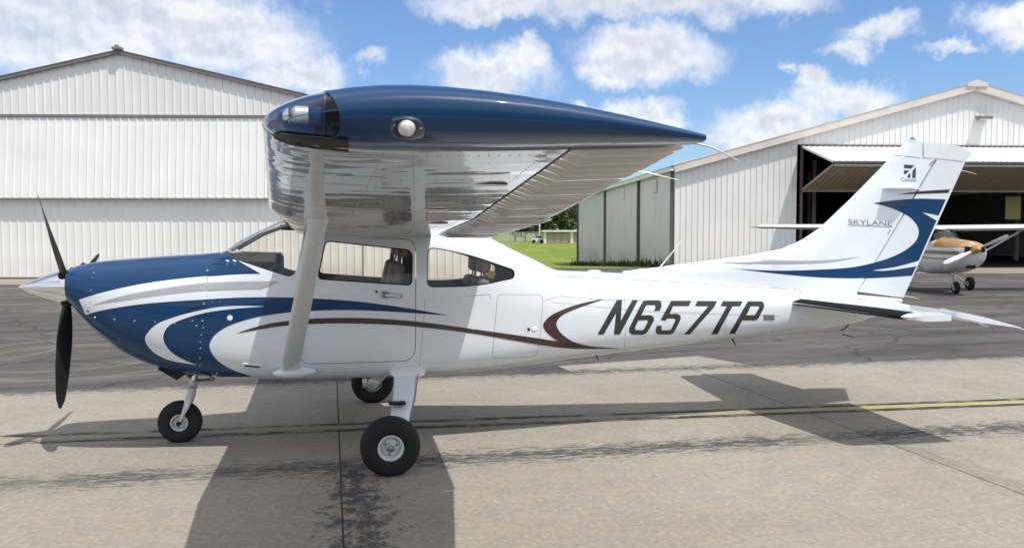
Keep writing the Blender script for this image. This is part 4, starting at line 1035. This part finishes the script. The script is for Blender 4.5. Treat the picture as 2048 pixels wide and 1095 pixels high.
bm = bmesh.new(); b0 = aty(1825, 279, 0); lathe(bm, [(-.01, .03), (.0, .03), (.004, .022), (.014, .02), (.022, .014), (.026, 0)], b0, (0, 0, 1), 16); fin('beacon', bm, 'letter_grey', PL)
def word(txt, o, ux, uy, mat, par, bvh, off=.003):
    """lettering from Blender's own font: o = left end of the base line, ux/uy = picture vectors of its width and height"""
    cu = bpy.data.curves.new(txt, 'FONT'); cu.body = txt; cu.size = 1; cu.resolution_u = 3; ob = bpy.data.objects.new('tmp', cu); COL.objects.link(ob)
    dg = bpy.context.evaluated_depsgraph_get(); me = bpy.data.meshes.new_from_object(ob.evaluated_get(dg)); bpy.data.objects.remove(ob); bpy.data.curves.remove(cu)
    xs = [v.co.x for v in me.vertices]; ysv = [v.co.y for v in me.vertices]; x0, x1, y1 = min(xs), max(xs), max(ysv)
    bm = bmesh.new(); bm.from_mesh(me); bpy.data.meshes.remove(me)
    for v in bm.verts:
        u, w = (v.co.x - x0) / (x1 - x0), v.co.y / y1; px = o[0] + ux[0] * u + uy[0] * w; py = o[1] + ux[1] * u + uy[1] * w
        l, n = hit(bvh, px, py); v.co = l + n * off
    for f in bm.faces:
        f.normal_update()
        if f.normal.dot(f.calc_center_median() - CAM) > 0: f.normal_flip()
    return fin('lettering', bm, mat, par, None)
word('SKYLANE', (1696.5, 447.8), (87.5, 3.6), (0, -9.6), 'letter_grey', PL, TAIL)
seam([(1696.5, 449.8), (1784.5, 453.6)], 1.3, mat='letter_grey', bvh=TAIL, name='lettering_underline', off=.003)
def Z8(pts): return [(1790 + x / 18.25, 310 + y / 18.25) for x, y in pts]
for P in ([(330, 348), (705, 378), (580, 490), (330, 470)], [(330, 558), (518, 566), (440, 640), (390, 686), (322, 684)], [(556, 640), (556, 822), (438, 818), (475, 735)], [(762, 450), (742, 838), (628, 832), (645, 558)]): decal('emblem_bar', [Z8(P)], TAIL, 'emblem' if 'emblem' in M else 'navy_dark', PL, .003)
word('Cessna', (1801.5, 361.8), (30, 1.6), (0, -7.2), 'letter_grey', PL, TAIL)
seam([(1866, 322), (1858, 331)], 2.0, 'letter_grey', TAIL, 'rudder_hinge', .003); seam([(1781, 459), (1775, 468)], 1.3, 'letter_grey', TAIL, 'rudder_hinge', .003)
# blade antenna through the fin
ya = aty(1760, 377, 0); yb = aty(1832, 383, 0); bm = bmesh.new()
for s in (-1, 1):
    c = [(ya.x + .0, .02), (ya.x + .01, .17), (ya.x + .22, .18), (yb.x + .04, .02)]
    rings(bm, [[(x, s * y, ya.z + dz + (0 if y < .1 else .0)) for x, y in c] for dz in (-.006, .006)])
bmesh.ops.recalc_face_normals(bm, faces=bm.faces); fin('blade_antenna', bm, 'white_paint', PL, None)
# tailplane
HZ = 1.105
def stT(x, y):
    y = abs(y); le = 3.93 + .17 * y / 1.75; te = 5.16 - .1 * y / 1.75; t = min(1, max(0, (x - le) / (te - le)))
    return max(.004, min(.046 - .014 * y / 1.75, .36 * .2969 * math.sqrt(t), .004 + (te - x) * .075)) * (1 if y < 1.7 else .75)
SP = [(3.93, .03), (4.095, 1.68), (4.12, 1.735), (4.17, 1.76), (4.42, 1.765), (4.42, 1.605), (4.60, 1.585), (4.66, .03)]
EP = [(4.672, .13), (4.612, 1.595), (4.436, 1.618), (4.436, 1.80), (4.47, 1.815), (5.05, 1.79), (5.055, 1.4), (5.155, .13)]
for s in (-1, 1):
    st = slab('stabilizer', [(x, s * y) for x, y in SP], stT, 'xy', 'white_paint', PL, .09, 40, HZ)
    slab('elevator', [(x, s * y) for x, y in EP], stT, 'xy', 'white_paint', PL, .09, 40, lambda x, y: HZ - .20 * (x - 4.6))
    bm = bmesh.new(); R = []
    for k in range(12):
        y = .13 + (1.60 - .13) * k / 11; le = 3.93 + .17 * y / 1.75; pr = []
        for t in (.12, .06, .022, .006, -.003): pr.append((le + t, s * y, HZ + (stT(le + max(t, 0), y) + .002 if t > 0 else .004) * (1 if t > -.001 else .5)))
        for t in (.006, .022, .045, .065): pr.append((le + t, s * y, HZ - stT(le + t, y) - .002))
        R.append(pr)
    rings(bm, R, False, False, closed=False); fin('leading_edge_boot', bm, 'boot_black', st, 60)
    for y in (1.25, 1.74): bm = bmesh.new(); a_ = Vector((5.05, s * y, HZ - .09)); tube(bm, [a_, a_ + Vector((.07, 0, -.02)), a_ + Vector((.17, 0, -.055))], [.004, .003, .002], 6); fin('static_wick', bm, 'white_trim', PL)
for zf in (.93, .50, .0): 
    z = rb_.y + (rt_.y - rb_.y) * zf + .01; a_ = Vector((finte(z) - .01, 0, z)); bm = bmesh.new(); tube(bm, [a_, a_ + Vector((.08, 0, -.01)), a_ + Vector((.19, 0, -.035))], [.004, .003, .002], 6); fin('static_wick', bm, 'white_trim', PL)
# tail cone fairing between rudder and tailplane
bm = bmesh.new(); R = []
for k in range(9):
    t = k / 8; x = 4.10 + (5.27 - 4.10) * t; zt = 1.235 - .125 * t; hw = .155 - .115 * t; zz = 1.10
    R.append([(x, -hw * math.copysign(abs(math.cos(a)) ** .8, math.cos(a)), zz + (zt - zz) * max(0, math.sin(a)) ** .8 - .07 * max(0, -math.sin(a))) for a in [2 * PI * j / 24 for j in range(24)]])
rings(bm, R); bmesh.ops.recalc_face_normals(bm, faces=bm.faces); fin('tail_fairing', bm, 'white_paint', PL, 50)
# tie-down ring and small antennas under the tail
p = aty(1702, 628, -.05); bm = bmesh.new(); tube(bm, [(p.x, -.03, .93), (p.x - .01, -.03, .86), (p.x - .06, -.03, .815), (p.x - .10, -.03, .81)], .006, 6)
R = [Vector((p.x - .10 + .03 * math.cos(a), -.03, .79 + .03 * math.sin(a))) for a in [2 * PI * j / 16 for j in range(17)]]; tube(bm, R, .007, 6); tube(bm, [(p.x - .08, -.03, .765), (p.x + .05, -.03, .735)], [.006, .003], 6); fin('tie_down_ring', bm, 'black', PL)
for px, py in ((1468, 684), (1193, 713)):
    p = aty(px, py, -.05); bm = bmesh.new(); tube(bm, [p + Vector((-.03, 0, .06)), p + Vector((0, 0, 0)), p + Vector((.02, 0, -.03))], [.008, .006, .004], 6); fin('drain_mast', bm, 'black', PL)
# whip antenna and satellite antenna on the back
a_ = aty(1308, 549, -.02); b_ = aty(1363, 482, -.02); bm = bmesh.new(); tube(bm, [a_, a_.lerp(b_, .5), b_], [.010, .007, .004], 8); lathe(bm, [(-.02, .03), (.012, .02), (.02, .006)], a_, (0, 0, 1), 14); fin('whip_antenna', bm, 'white_trim', PL)
a_ = aty(1306, 551, .16); b_ = aty(1332, 525, .16)
p = aty(1188, 545, 0); bm = bmesh.new(); R = []
for z, s in ((-.02, 1), (.0, 1), (.018, .85), (.026, .5)): R.append([p + Vector((.075 * s * math.cos(a), .045 * s * math.sin(a), z)) for a in [2 * PI * j / 20 for j in range(20)]])
rings(bm, R); fin('satellite_antenna', bm, 'white_trim', PL)

# ------------------------------------------------------------------ propeller
hub = Vector((-2.545, 0, 1.338))
prop = fin('spinner', (lambda b: (lathe(b, [(-.375, .0), (-.36, .012), (-.32, .034), (-.25, .064), (-.17, .094), (-.09, .121), (-.02, .140), (.0, .145), (.03, .146), (.034, .13), (.034, .0)], hub, (1, 0, 0), 48), b)[1])(bmesh.new()), 'chrome', PL, 50)
for i, ang in enumerate((43, 163, 283)):
    a = math.radians(ang); rad = Vector((0, -math.sin(a), math.cos(a))); tan = Vector((1, 0, 0)).cross(rad); R = []
    for k in range(15):
        t = k / 14; r = .07 + .93 * t; be = math.radians(62 - 42 * t ** .6)
        ch = np.interp(t, [0, .08, .2, .4, .65, .85, .96, 1], [.05, .06, .105, .145, .15, .125, .09, .03]); th = np.interp(t, [0, .1, .25, .6, 1], [.045, .045, .022, .011, .004])
        cv = Vector((1, 0, 0)) * math.sin(be) + tan * math.cos(be); nv = cv.cross(rad).normalized(); c0 = hub + rad * r
        R.append([c0 + cv * ch * (.5 * math.cos(q_)) + nv * th * .5 * math.sin(q_) for q_ in [2 * PI * j / 14 for j in range(14)]])
    bm = bmesh.new(); rings(bm, R); bmesh.ops.recalc_face_normals(bm, faces=bm.faces); fin('propeller_blade', bm, 'prop_black', PL, 40)
    bm = bmesh.new(); lathe(bm, [(.09, .055), (.15, .045), (.17, .03)], hub, rad, 14, False, True); fin('blade_root_collar', bm, 'black', PL)
bm = bmesh.new(); lathe(bm, [(0, .16), (.05, .16), (.09, .2)], hub + Vector((.03, 0, 0)), (1, 0, 0), 32, True, True); fin('prop_backplate', bm, 'black', PL)

# ------------------------------------------------------------------ landing gear
def wheel(par, c, R, wd, rim, side, detail=True):
    bm = bmesh.new(); n = 56
    prof = [(-wd * .42, rim * 1.0), (-wd * .5, rim * 1.12), (-wd * .52, R * .74), (-wd * .47, R * .88), (-wd * .36, R * .96), (-wd * .2, R * .992), (0, R), (wd * .2, R * .992), (wd * .36, R * .96), (wd * .47, R * .88), (wd * .52, R * .74), (wd * .5, rim * 1.12), (wd * .42, rim * 1.0)]
    prof2 = []
    for (a, r), (b, q_) in zip(prof[:-1], prof[1:]): prof2 += [(a, r), ((a + b) / 2, (r + q_) / 2)]
    prof2.append(prof[-1]); lathe(bm, prof2, c, (0, 1, 0), n)
    for v in bm.verts:
        if v.co.z < .002: v.co.y += (v.co.y - c.y) * .12; v.co.z = .002
    wl = empty('wheel', c); wl.parent = par; 
    for v in bm.verts: v.co -= c
    fin('tyre', bm, 'rubber', wl, 60)
    o = Vector((0, 0, 0)); bm = bmesh.new(); s = side
    ax = (0, s, 0)
    lathe(bm, [(wd * .30, rim * .30), (wd * .30, rim * .62), (wd * .24, rim * .70), (wd * .24, rim * .74), (wd * .40, rim * .80), (wd * .46, rim * .92), (wd * .46, rim * 1.02), (wd * .40, rim * 1.06)], o, ax, 40, True)
    lathe(bm, [(-wd * .2, rim * .1), (-wd * .2, rim * .8), (-wd * .44, rim * .95), (-wd * .42, rim * 1.05)], o, ax, 32, True); fin('rim', bm, 'wheel_white', wl, 30)
    bm = bmesh.new(); lathe(bm, [(wd * .28, rim * .34), (wd * .40, rim * .32), (wd * .42, rim * .24), (wd * .36, rim * .2), (wd * .36, rim * .13), (wd * .44, rim * .11), (wd * .45, 0)], o, ax, 24); fin('hub_cap', bm, 'steel', wl, 30)
    bm = bmesh.new()
    for k in range(3):
        a = 2 * PI * k / 3 + .4; lathe(bm, [(wd * .29, rim * .07), (wd * .36, rim * .07), (wd * .37, 0)], Vector((math.cos(a) * rim * .52, 0, math.sin(a) * rim * .52)), ax, 8)
    fin('bolts', bm, 'black', wl, 30); return wl
for s in (-1, 1):
    lg = fin('main_gear_leg', bmesh.new(), 'gear_blue' if False else 'white_paint', PL, 40)
    bm = bmesh.new(); R = []
    P = [((.190, .40, .655), .200, .07), ((.185, .56, .585), .192, .062), ((.145, .85, .47), .172, .05), ((.09, 1.12, .345), .150, .042), ((.055, 1.26, .265), .135, .038), ((.03, 1.295, .215), .11, .036)]
    for (x, y, z), ch, th in P:
        nv = Vector((0, s * .42, .9)).normalized(); R.append([Vector((x, s * y, z)) + Vector((ch * .5 * math.copysign(abs(math.cos(a)) ** .55, math.cos(a)), 0, 0)) + nv * th * .5 * math.copysign(abs(math.sin(a)) ** .8, math.sin(a)) for a in [2 * PI * j / 20 for j in range(20)]])
    rings(bm, R); bmesh.ops.recalc_face_normals(bm, faces=bm.faces); bm.to_mesh(lg.data); bm.free(); lg.data.polygons.foreach_set('use_smooth', [True] * len(lg.data.polygons)); lg.data.set_sharp_from_angle(angle=.7)
    bm = bmesh.new(); R = []
    for (y, z, sx, sz) in ((.42, .640, .150, .070), (.52, .622, .150, .060), (.57, .606, .142, .050), (.595, .598, .122, .040)): R.append([Vector((.205 + sx * math.cos(a), s * y, z + sz * math.sin(a) * (.55 if math.sin(a) < 0 else .6))) for a in [2 * PI * j / 24 for j in range(24)]])
    rings(bm, R); bmesh.ops.recalc_face_normals(bm, faces=bm.faces); fin('gear_fairing', bm, 'white_trim', lg, 50)
    bm = bmesh.new(); box(bm, Vector((.08, s * 1.0, .455)), (.13, .09, .016), bev=.004); box(bm, Vector((.12, s * .97, .425)), (.06, .03, .04), bev=.006); fin('step', bm, 'black', lg)
    wheel(PL, Vector((0, s * 1.37, .212)), .222, .155, .094, s)
    bm = bmesh.new(); lathe(bm, [(0, .06), (.035, .06), (.04, .03)], Vector((0, s * 1.29, .212)), (0, -s, 0), 20, True, True); box(bm, Vector((-.085, s * 1.275, .225)), (.05, .07, .10), bev=.01); fin('brake', bm, 'brushed_silver', lg)
    bm = bmesh.new(); tube(bm, [(0, s * 1.27, .212), (0, s * 1.36, .212)], .02, 10); fin('axle', bm, 'steel', lg)
    bm = bmesh.new(); tube(bm, [(.285, s * .60, .60), (.235, s * .86, .475), (.17, s * 1.12, .35), (.07, s * 1.27, .25), (-.06, s * 1.29, .23)], .006, 6); fin('brake_line', bm, 'letter_grey', lg)
ng = empty('nose_gear', (-1.69, 0, 0)); ng.parent = PL
O = Vector((1.69, 0, 0))      # parts of the nose gear are given in airplane coordinates, shifted to the gear's foot
def ngp(name, bm, mat, ang=40):
    for v in bm.verts: v.co += O
    return fin(name, bm, mat, ng, ang)
axl = Vector((-1.69, 0, .172)); t0 = aty(398, 752, 0); t1 = aty(386, 786, 0)
bm = bmesh.new(); up = Vector((t0.x, 0, .70)); kn = Vector((t1.x, 0, .47)); tube(bm, [kn, up], .024, 14); ngp('oleo_piston', bm, 'chrome')
bm = bmesh.new(); lathe(bm, [(0, .028), (.03, .034), (.06, .034), (.075, .027)], kn - Vector((.005, 0, .02)), up - kn, 16, True, True); box(bm, kn + Vector((-.005, 0, -.02)), (.06, .20, .05), bev=.015); ngp('fork_crown', bm, 'wheel_white')
for s in (-1, 1):
    bm = bmesh.new(); R = []
    for t in range(9):
        k = t / 8; p = (kn + Vector((-.01, s * .085, -.02))).lerp(axl + Vector((0, s * .085, .0)), k) + Vector((.0 + .018 * math.sin(PI * k), 0, 0)); w_ = np.interp(k, [0, .2, .5, .85, 1], [.055, .072, .066, .044, .042])
        R.append([p + Vector((w_ * .5 * math.cos(a), s * .014 * math.sin(a), .02 * math.cos(a))) for a in [2 * PI * j / 14 for j in range(14)]])
    rings(bm, R); bmesh.ops.recalc_face_normals(bm, faces=bm.faces); ngp('fork_leg', bm, 'wheel_white')
bm = bmesh.new(); tube(bm, [axl + Vector((0, -.10, 0)), axl + Vector((0, .10, 0))], .02, 12); ngp('axle', bm, 'black')
nwl = wheel(PL, axl, .181, .125, .07, -1)
for y in (-.03, .03):
    bm = bmesh.new(); a_ = kn + Vector((.02, y, .045)); b_ = Vector((aty(429, 777, 0).x, y, kn.z + .05)); c_ = Vector((aty(408, 757, 0).x, y, .60)); tube(bm, [a_, b_], .011, 8); tube(bm, [b_, c_], .008, 8); ngp('torque_link', bm, 'steel')
bm = bmesh.new(); box(bm, up + Vector((-.05, 0, -.03)), (.07, .12, .13), rot=Matrix.Rotation(.3, 3, 'Y'), bev=.02); ngp('gear_mount', bm, 'exhaust')
bm = bmesh.new(); q0_, q1_, q2_ = XZ(318, 737, -.2), XZ(355, 758, -.2), XZ(375, 745, -.2)
rings(bm, [[(x, y, z) for x, z in (q0_, q1_, q2_, (q2_[0], q2_[1] + .06), (q0_[0], q0_[1] + .05))] for y in (-.24, .0)]); bmesh.ops.recalc_face_normals(bm, faces=bm.faces); fin('cowl_flap', bm, 'black', PL, None)
bm = bmesh.new(); p = aty(377, 745, -.1); tube(bm, [p + Vector((-.12, 0, .1)), p, p + Vector((.03, 0, -.03))], .028, 12); fin('exhaust_pipe', bm, 'exhaust', PL)
bm = bmesh.new(); lathe(bm, [(0, .0), (.002, .012), (.02, .014)], aty(319, 737, -.25), (1, 0, .2), 8); fin('breather_tube', bm, 'black', PL)

# ------------------------------------------------------------------ cabin
cab = empty('cabin_interior', (0, 0, .72)); cab.parent = PL
def cabp(name, bm, mat, par=None, ang=40):
    for v in bm.verts: v.co.z -= .72
    return fin(name, bm, mat, par or cab, ang)
bm = bmesh.new(); box(bm, (-.1, 0, .70), (1.9, .84, .04)); cabp('floor', bm, 'lining')
bm = bmesh.new(); box(bm, (1.42, 0, 1.0), (.04, .66, .62)); cabp('rear_bulkhead', bm, 'lining')
bm = bmesh.new(); box(bm, (-1.34, 0, 1.05), (.03, .76, .72)); cabp('firewall', bm, 'dash_black')
g = [XZ(463, 497, -.30), XZ(580, 492, -.30), XZ(583, 552, -.40), XZ(480, 552, -.40)]
bm = bmesh.new(); prf = [(-1.27, 1.585), (-1.20, 1.615), (-.86, 1.605), (-.835, 1.575), (-.835, 1.15), (-1.27, 1.15)]
rings(bm, [[(x, y, z - (.06 if abs(y) > .4 else 0) * (z > 1.4)) for x, z in prf] for y in (-.43, -.36, 0, .36, .43)]); bmesh.ops.recalc_face_normals(bm, faces=bm.faces); cabp('instrument_panel', bm, 'dash_black')
for y in (-.27, .27):
    bm = bmesh.new(); tube(bm, [(-.84, y, 1.33), (-.70, y, 1.33)], .012, 8); tube(bm, [(-.70, y - .12, 1.41), (-.70, y - .13, 1.33), (-.70, y - .06, 1.31), (-.70, y + .06, 1.31), (-.70, y + .13, 1.33), (-.70, y + .12, 1.41)], .014, 8); cabp('control_yoke', bm, 'black')
bm = bmesh.new(); p = aty(572, 452, -.1); box(bm, (p.x + .06, 0, p.z - .02), (.16, .9, .03), bev=.01); box(bm, (p.x, -.1, p.z - .01), (.10, .22, .045), bev=.015); cabp('sun_visor', bm, 'dash_black')
def seat(y, x, z, hgt, m1, m2, lean=.22):
    e = empty('seat', (x, y, z)); e.parent = PL; rot = Matrix.Rotation(lean, 3, 'Y')
    bm = bmesh.new(); box(bm, (-.22, 0, .0), (.50, .42, .13), bev=.045, seg=3); fin('cushion', bm, m1, e)
    bm = bmesh.new(); box(bm, (.06 + .5 * hgt * math.tan(lean), 0, .04 + hgt / 2), (.12, .42, hgt), rot=rot, bev=.05, seg=3); fin('backrest', bm, m1, e)
    bm = bmesh.new(); box(bm, (.07 + (hgt + .13) * math.tan(lean), 0, .04 + hgt + .13), (.10, .27, .19), rot=rot, bev=.045, seg=3); fin('headrest', bm, m2, e)
    bm = bmesh.new()
    for a in (-.06, .06): tube(bm, [(.06 + hgt * math.tan(lean) * .95, a, hgt), (.07 + (hgt + .1) * math.tan(lean), a, hgt + .1)], .008, 6)
    fin('headrest_posts', bm, 'steel', e); bm = bmesh.new(); box(bm, (-.2, 0, -.17), (.42, .36, .22), bev=.02); fin('seat_base', bm, 'dash_black', e)
for y in (-.27, .27): seat(y, -.02, 1.0, .50, 'seat_grey', 'seat_light')
for y in (-.23, .23): seat(y, .78, .99, .36, 'seat_grey', 'seat_light', .12)
for y in (-.25, .25):
    bm = bmesh.new(); box(bm, (.80 + .08, y - .08, 1.32), (.012, .05, .34), rot=Matrix.Rotation(.2, 3, 'Y')); cabp('shoulder_belt', bm, 'seat_light')
p = aty(982, 549, -.38); bm = bmesh.new(); box(bm, p, (.07, .02, .07), rot=Matrix.Rotation(.3, 3, 'Y'), bev=.01); cabp('belt_pad', bm, 'belt_yellow')
for s in (-1, 1):
    bm = bmesh.new(); tube(bm, [(-1.22, s * .26, 1.635), (-1.0, s * .27, 1.765), (-.76, s * .28, 1.855)], .011, 6); cabp('windshield_bow', bm, 'lining')
    bm = bmesh.new(); tube(bm, [(.17, s * .42, 1.74), (.12, s * .46, 1.3)], .02, 6); cabp('door_post', bm, 'lining')

# ------------------------------------------------------------------ second airplane, gold and white
simple('gold_paint', (.52, .27, .05), .3, .1, .7, .5, .06); simple('old_brown', (.14, .07, .035), .35, 0, .5); P2 = empty('airplane', LD(12.95, 24.7, -.012), -YAW + PI / 2 - .05)
tag(P2, 'small white airplane with gold cowl and brown stripes parked behind the tail fin', 'airplane')
X2 = [-1.15, -1.08, -.9, -.5, 0, .35, .75, 1.0, 1.6, 2.2, 2.6, 3.4, 4.6, 5.6]
s_zt = pchip(X2, [1.42, 1.48, 1.53, 1.57, 1.60, 1.62, 1.86, 1.92, 1.92, 1.86, 1.60, 1.42, 1.3, 1.22]); s_zb = pchip(X2, [1.10, .95, .80, .68, .60, .57, .55, .54, .55, .58, .62, .72, .88, 1.02])
s_hw = pchip(X2, [.26, .36, .42, .46, .48, .50, .51, .51, .51, .47, .42, .3, .17, .06]); s_n = pchip(X2, [2.2, 2.3, 2.5, 2.7, 2.9, 3, 3.6, 4, 4, 3.4, 2.8, 2.5, 2.2, 2])
def sec2(x, n=48):
    zt, zb, hw, e = s_zt(x), s_zb(x), s_hw(x), s_n(x); zm = zb + .5 * (min(zt, 1.5) - zb); o = []
    for k in range(n):
        a = 2 * PI * k / n; c, s = math.cos(a), math.sin(a); r = abs(s) ** (2 / e); y = hw * math.copysign(abs(c) ** (2 / e), c)
        if s > 0: y *= 1 - .12 * r * r * (x > .4)
        o.append(Vector((x, y, zm + (zt - zm) * r if s >= 0 else zm - (zm - zb) * r)))
    return o
bm = bmesh.new(); n2 = 70; xs2 = [-1.15 + 6.75 * i / n2 for i in range(n2 + 1)]; rings(bm, [sec2(x) for x in xs2], True, True); bmesh.ops.recalc_face_normals(bm, faces=bm.faces)
B2 = bvh_bm(bm); gl = bm.copy()
GL2 = [Vector((.36, 1.60)), Vector((.36, 2.2)), Vector((.98, 2.2)), Vector((.90, 1.42))]
clip_hole(bm, GL2); SW2 = [Vector((1.0, 1.40)), Vector((1.0, 1.78)), Vector((1.75, 1.78)), Vector((1.8, 1.40))]; clip_hole(bm, SW2)
o = thick(fin('fuselage', bm, None, P2, 40, ['shell_old'])); clip_keep(gl, GL2); fin('windshield', gl, 'glass_green', P2, 50)
def band2(name, mat, x0, x1, zlo, zhi, off=.009, n=44, m_=6, top=False):
    for s in (-1, 1):
        b = bmesh.new(); R = []
        for i in range(n + 1):
            x = x0 + (x1 - x0) * i / n; row = []
            S = [p for p in sec2(x, 200) if p.y * s >= -1e-6]; 
            hi = zhi(x) if callable(zhi) else zhi; lo = zlo(x) if callable(zlo) else zlo
            for j in range(m_ + 1):
                z = lo + (min(hi, s_zt(x) - .0005) - lo) * j / m_; q_ = min([p for p in S if p.y * s > .003 or p.z > s_zt(x) - .02], key=lambda p: abs(p.z - z)); row.append(Vector((x, q_.y + s * (off if abs(q_.y) > .02 else 0), z + off * max(0, min(1, (z - s_zt(x) + .14) / .1)))))
            R.append(row)
        rings(b, R, False, False, closed=False); fin(name, b, mat, P2, 60)
band2('gold_cowl_top', 'gold_paint', -1.13, .42, lambda x: 1.37, lambda x: 3, m_=12); band2('brown_stripe', 'old_brown', -1.05, 2.6, 1.16, 1.255); band2('thin_brown_stripe', 'old_brown', -.95, 2.6, 1.02, 1.05); band2('white_cowl_band', 'old_white', -1.1, .5, 1.27, 1.36)
bm = bmesh.new(); lathe(bm, [(-.30, 0), (-.27, .035), (-.18, .085), (-.08, .12), (0, .135), (.02, .12)], (-1.16, 0, 1.32), (1, 0, 0), 24, False, True); sp2 = fin('spinner', bm, 'gold_paint', P2)
for k in (0, 1):
    rad = Vector((0, math.cos(.42), -math.sin(.42))) * (1 if k else -1); tn = Vector((1, 0, 0)).cross(rad); R = []
    for i in range(9):
        t = i / 8; be = math.radians(55 - 35 * t); ch = np.interp(t, [0, .15, .5, .9, 1], [.06, .08, .14, .12, .06]); th = .035 - .028 * t; cv = Vector((1, 0, 0)) * math.sin(be) + tn * math.cos(be); nv = cv.cross(rad)
        R.append([Vector((-1.22, 0, 1.32)) + rad * (.06 + .89 * t) + cv * ch * .5 * math.cos(a) + nv * th * .5 * math.sin(a) for a in [2 * PI * j / 10 for j in range(10)]])
    bm = bmesh.new(); rings(bm, R); bmesh.ops.recalc_face_normals(bm, faces=bm.faces); fin('propeller_blade', bm, 'old_white', P2)
for s in (-1, 1):
    bm = bmesh.new(); R = []
    for y in (0, .5, 2.5, 4, 5.3, 5.5):
        c = 1.55 if y < 2.5 else 1.55 - .45 * (y - 2.5) / 3; x0 = .72 + (0 if y < 2.5 else .12 * (y - 2.5) / 3); z0 = 1.90 + .012 * y; sc_ = 1 if y < 5.4 else .35
        R.append([Vector((x0 + c * t, s * y, z0 - .03 * t + naca(t)[0] * c * sc_)) for t in (1, .8, .6, .4, .25, .1, .03, 0)] + [Vector((x0 + c * t, s * y, z0 - .03 * t + naca(t)[1] * c * sc_)) for t in (.03, .1, .25, .4, .6, .8)])
    rings(bm, R, False, True); bmesh.ops.recalc_face_normals(bm, faces=bm.faces); fin('wing', bm, 'old_white', P2, 40)
    bm = bmesh.new(); A = Vector((1.0, s * .5, .72)); B = Vector((1.1, s * 2.5, 1.88)); R = [[A.lerp(B, t) + Vector((.07 * math.cos(a), 0, .028 * math.sin(a))) for a in [2 * PI * j / 12 for j in range(12)]] for t in (0, .5, 1)]; rings(bm, R); bmesh.ops.recalc_face_normals(bm, faces=bm.faces); fin('wing_strut', bm, 'old_white', P2)
    bm = bmesh.new(); tube(bm, [(1.62, s * .35, .62), (1.6, s * .8, .42), (1.58, s * 1.13, .2)], [.05, .04, .03], 10); fin('main_gear_leg', bm, 'old_white', P2)
    wheel(P2, Vector((1.58, s * 1.2, .205)), .215, .15, .09, s)
    quad('cowl_inlet', [(-1.155, s * .10, 1.24), (-1.155, s * .28, 1.24), (-1.155, s * .28, 1.40), (-1.155, s * .10, 1.40)], 'black', P2)
    bm = bmesh.new(); R = [[(x, s * y, z) for x, z in ((4.7 + .1 * y, 1.18), (4.75 + .1 * y, 1.21), (5.5, 1.185), (5.5, 1.175), (4.75 + .1 * y, 1.15))] for y in (0, 1.6)]; rings(bm, R); bmesh.ops.recalc_face_normals(bm, faces=bm.faces); fin('stabilizer', bm, 'old_white', P2)
slab('tail_fin', [(3.9, 1.3), (4.6, 1.5), (5.2, 2.3), (5.6, 2.3), (5.45, 1.15), (4.2, 1.15)], lambda x, z: .035, 'xz', 'old_white', P2, .3)
bm = bmesh.new(); tube(bm, [(-.10, 0, .20), (-.06, 0, .40), (.0, 0, .72)], .03, 10); tube(bm, [(-.04, 0, .45), (.10, 0, .40), (.05, 0, .60)], .012, 6)
for s in (-1, 1): tube(bm, [(-.1, s * .085, .18), (-.09, s * .085, .36), (-.06, 0, .42)], .018, 8)
fin('nose_gear', bm, 'steel', P2); wheel(P2, Vector((-.1, 0, .178)), .185, .125, .075, 1)
bm = bmesh.new(); box(bm, (-.95, 0, .86), (.10, .24, .16), bev=.02); fin('oil_cooler_inlet', bm, 'black', P2)
bm = bmesh.new(); lathe(bm, [(-.02, .075), (.0, .075), (.01, .06)], (-1.02, -.0, 1.03), (-1, 0, -.3), 20, True, True); fin('landing_light', bm, 'chrome', P2)
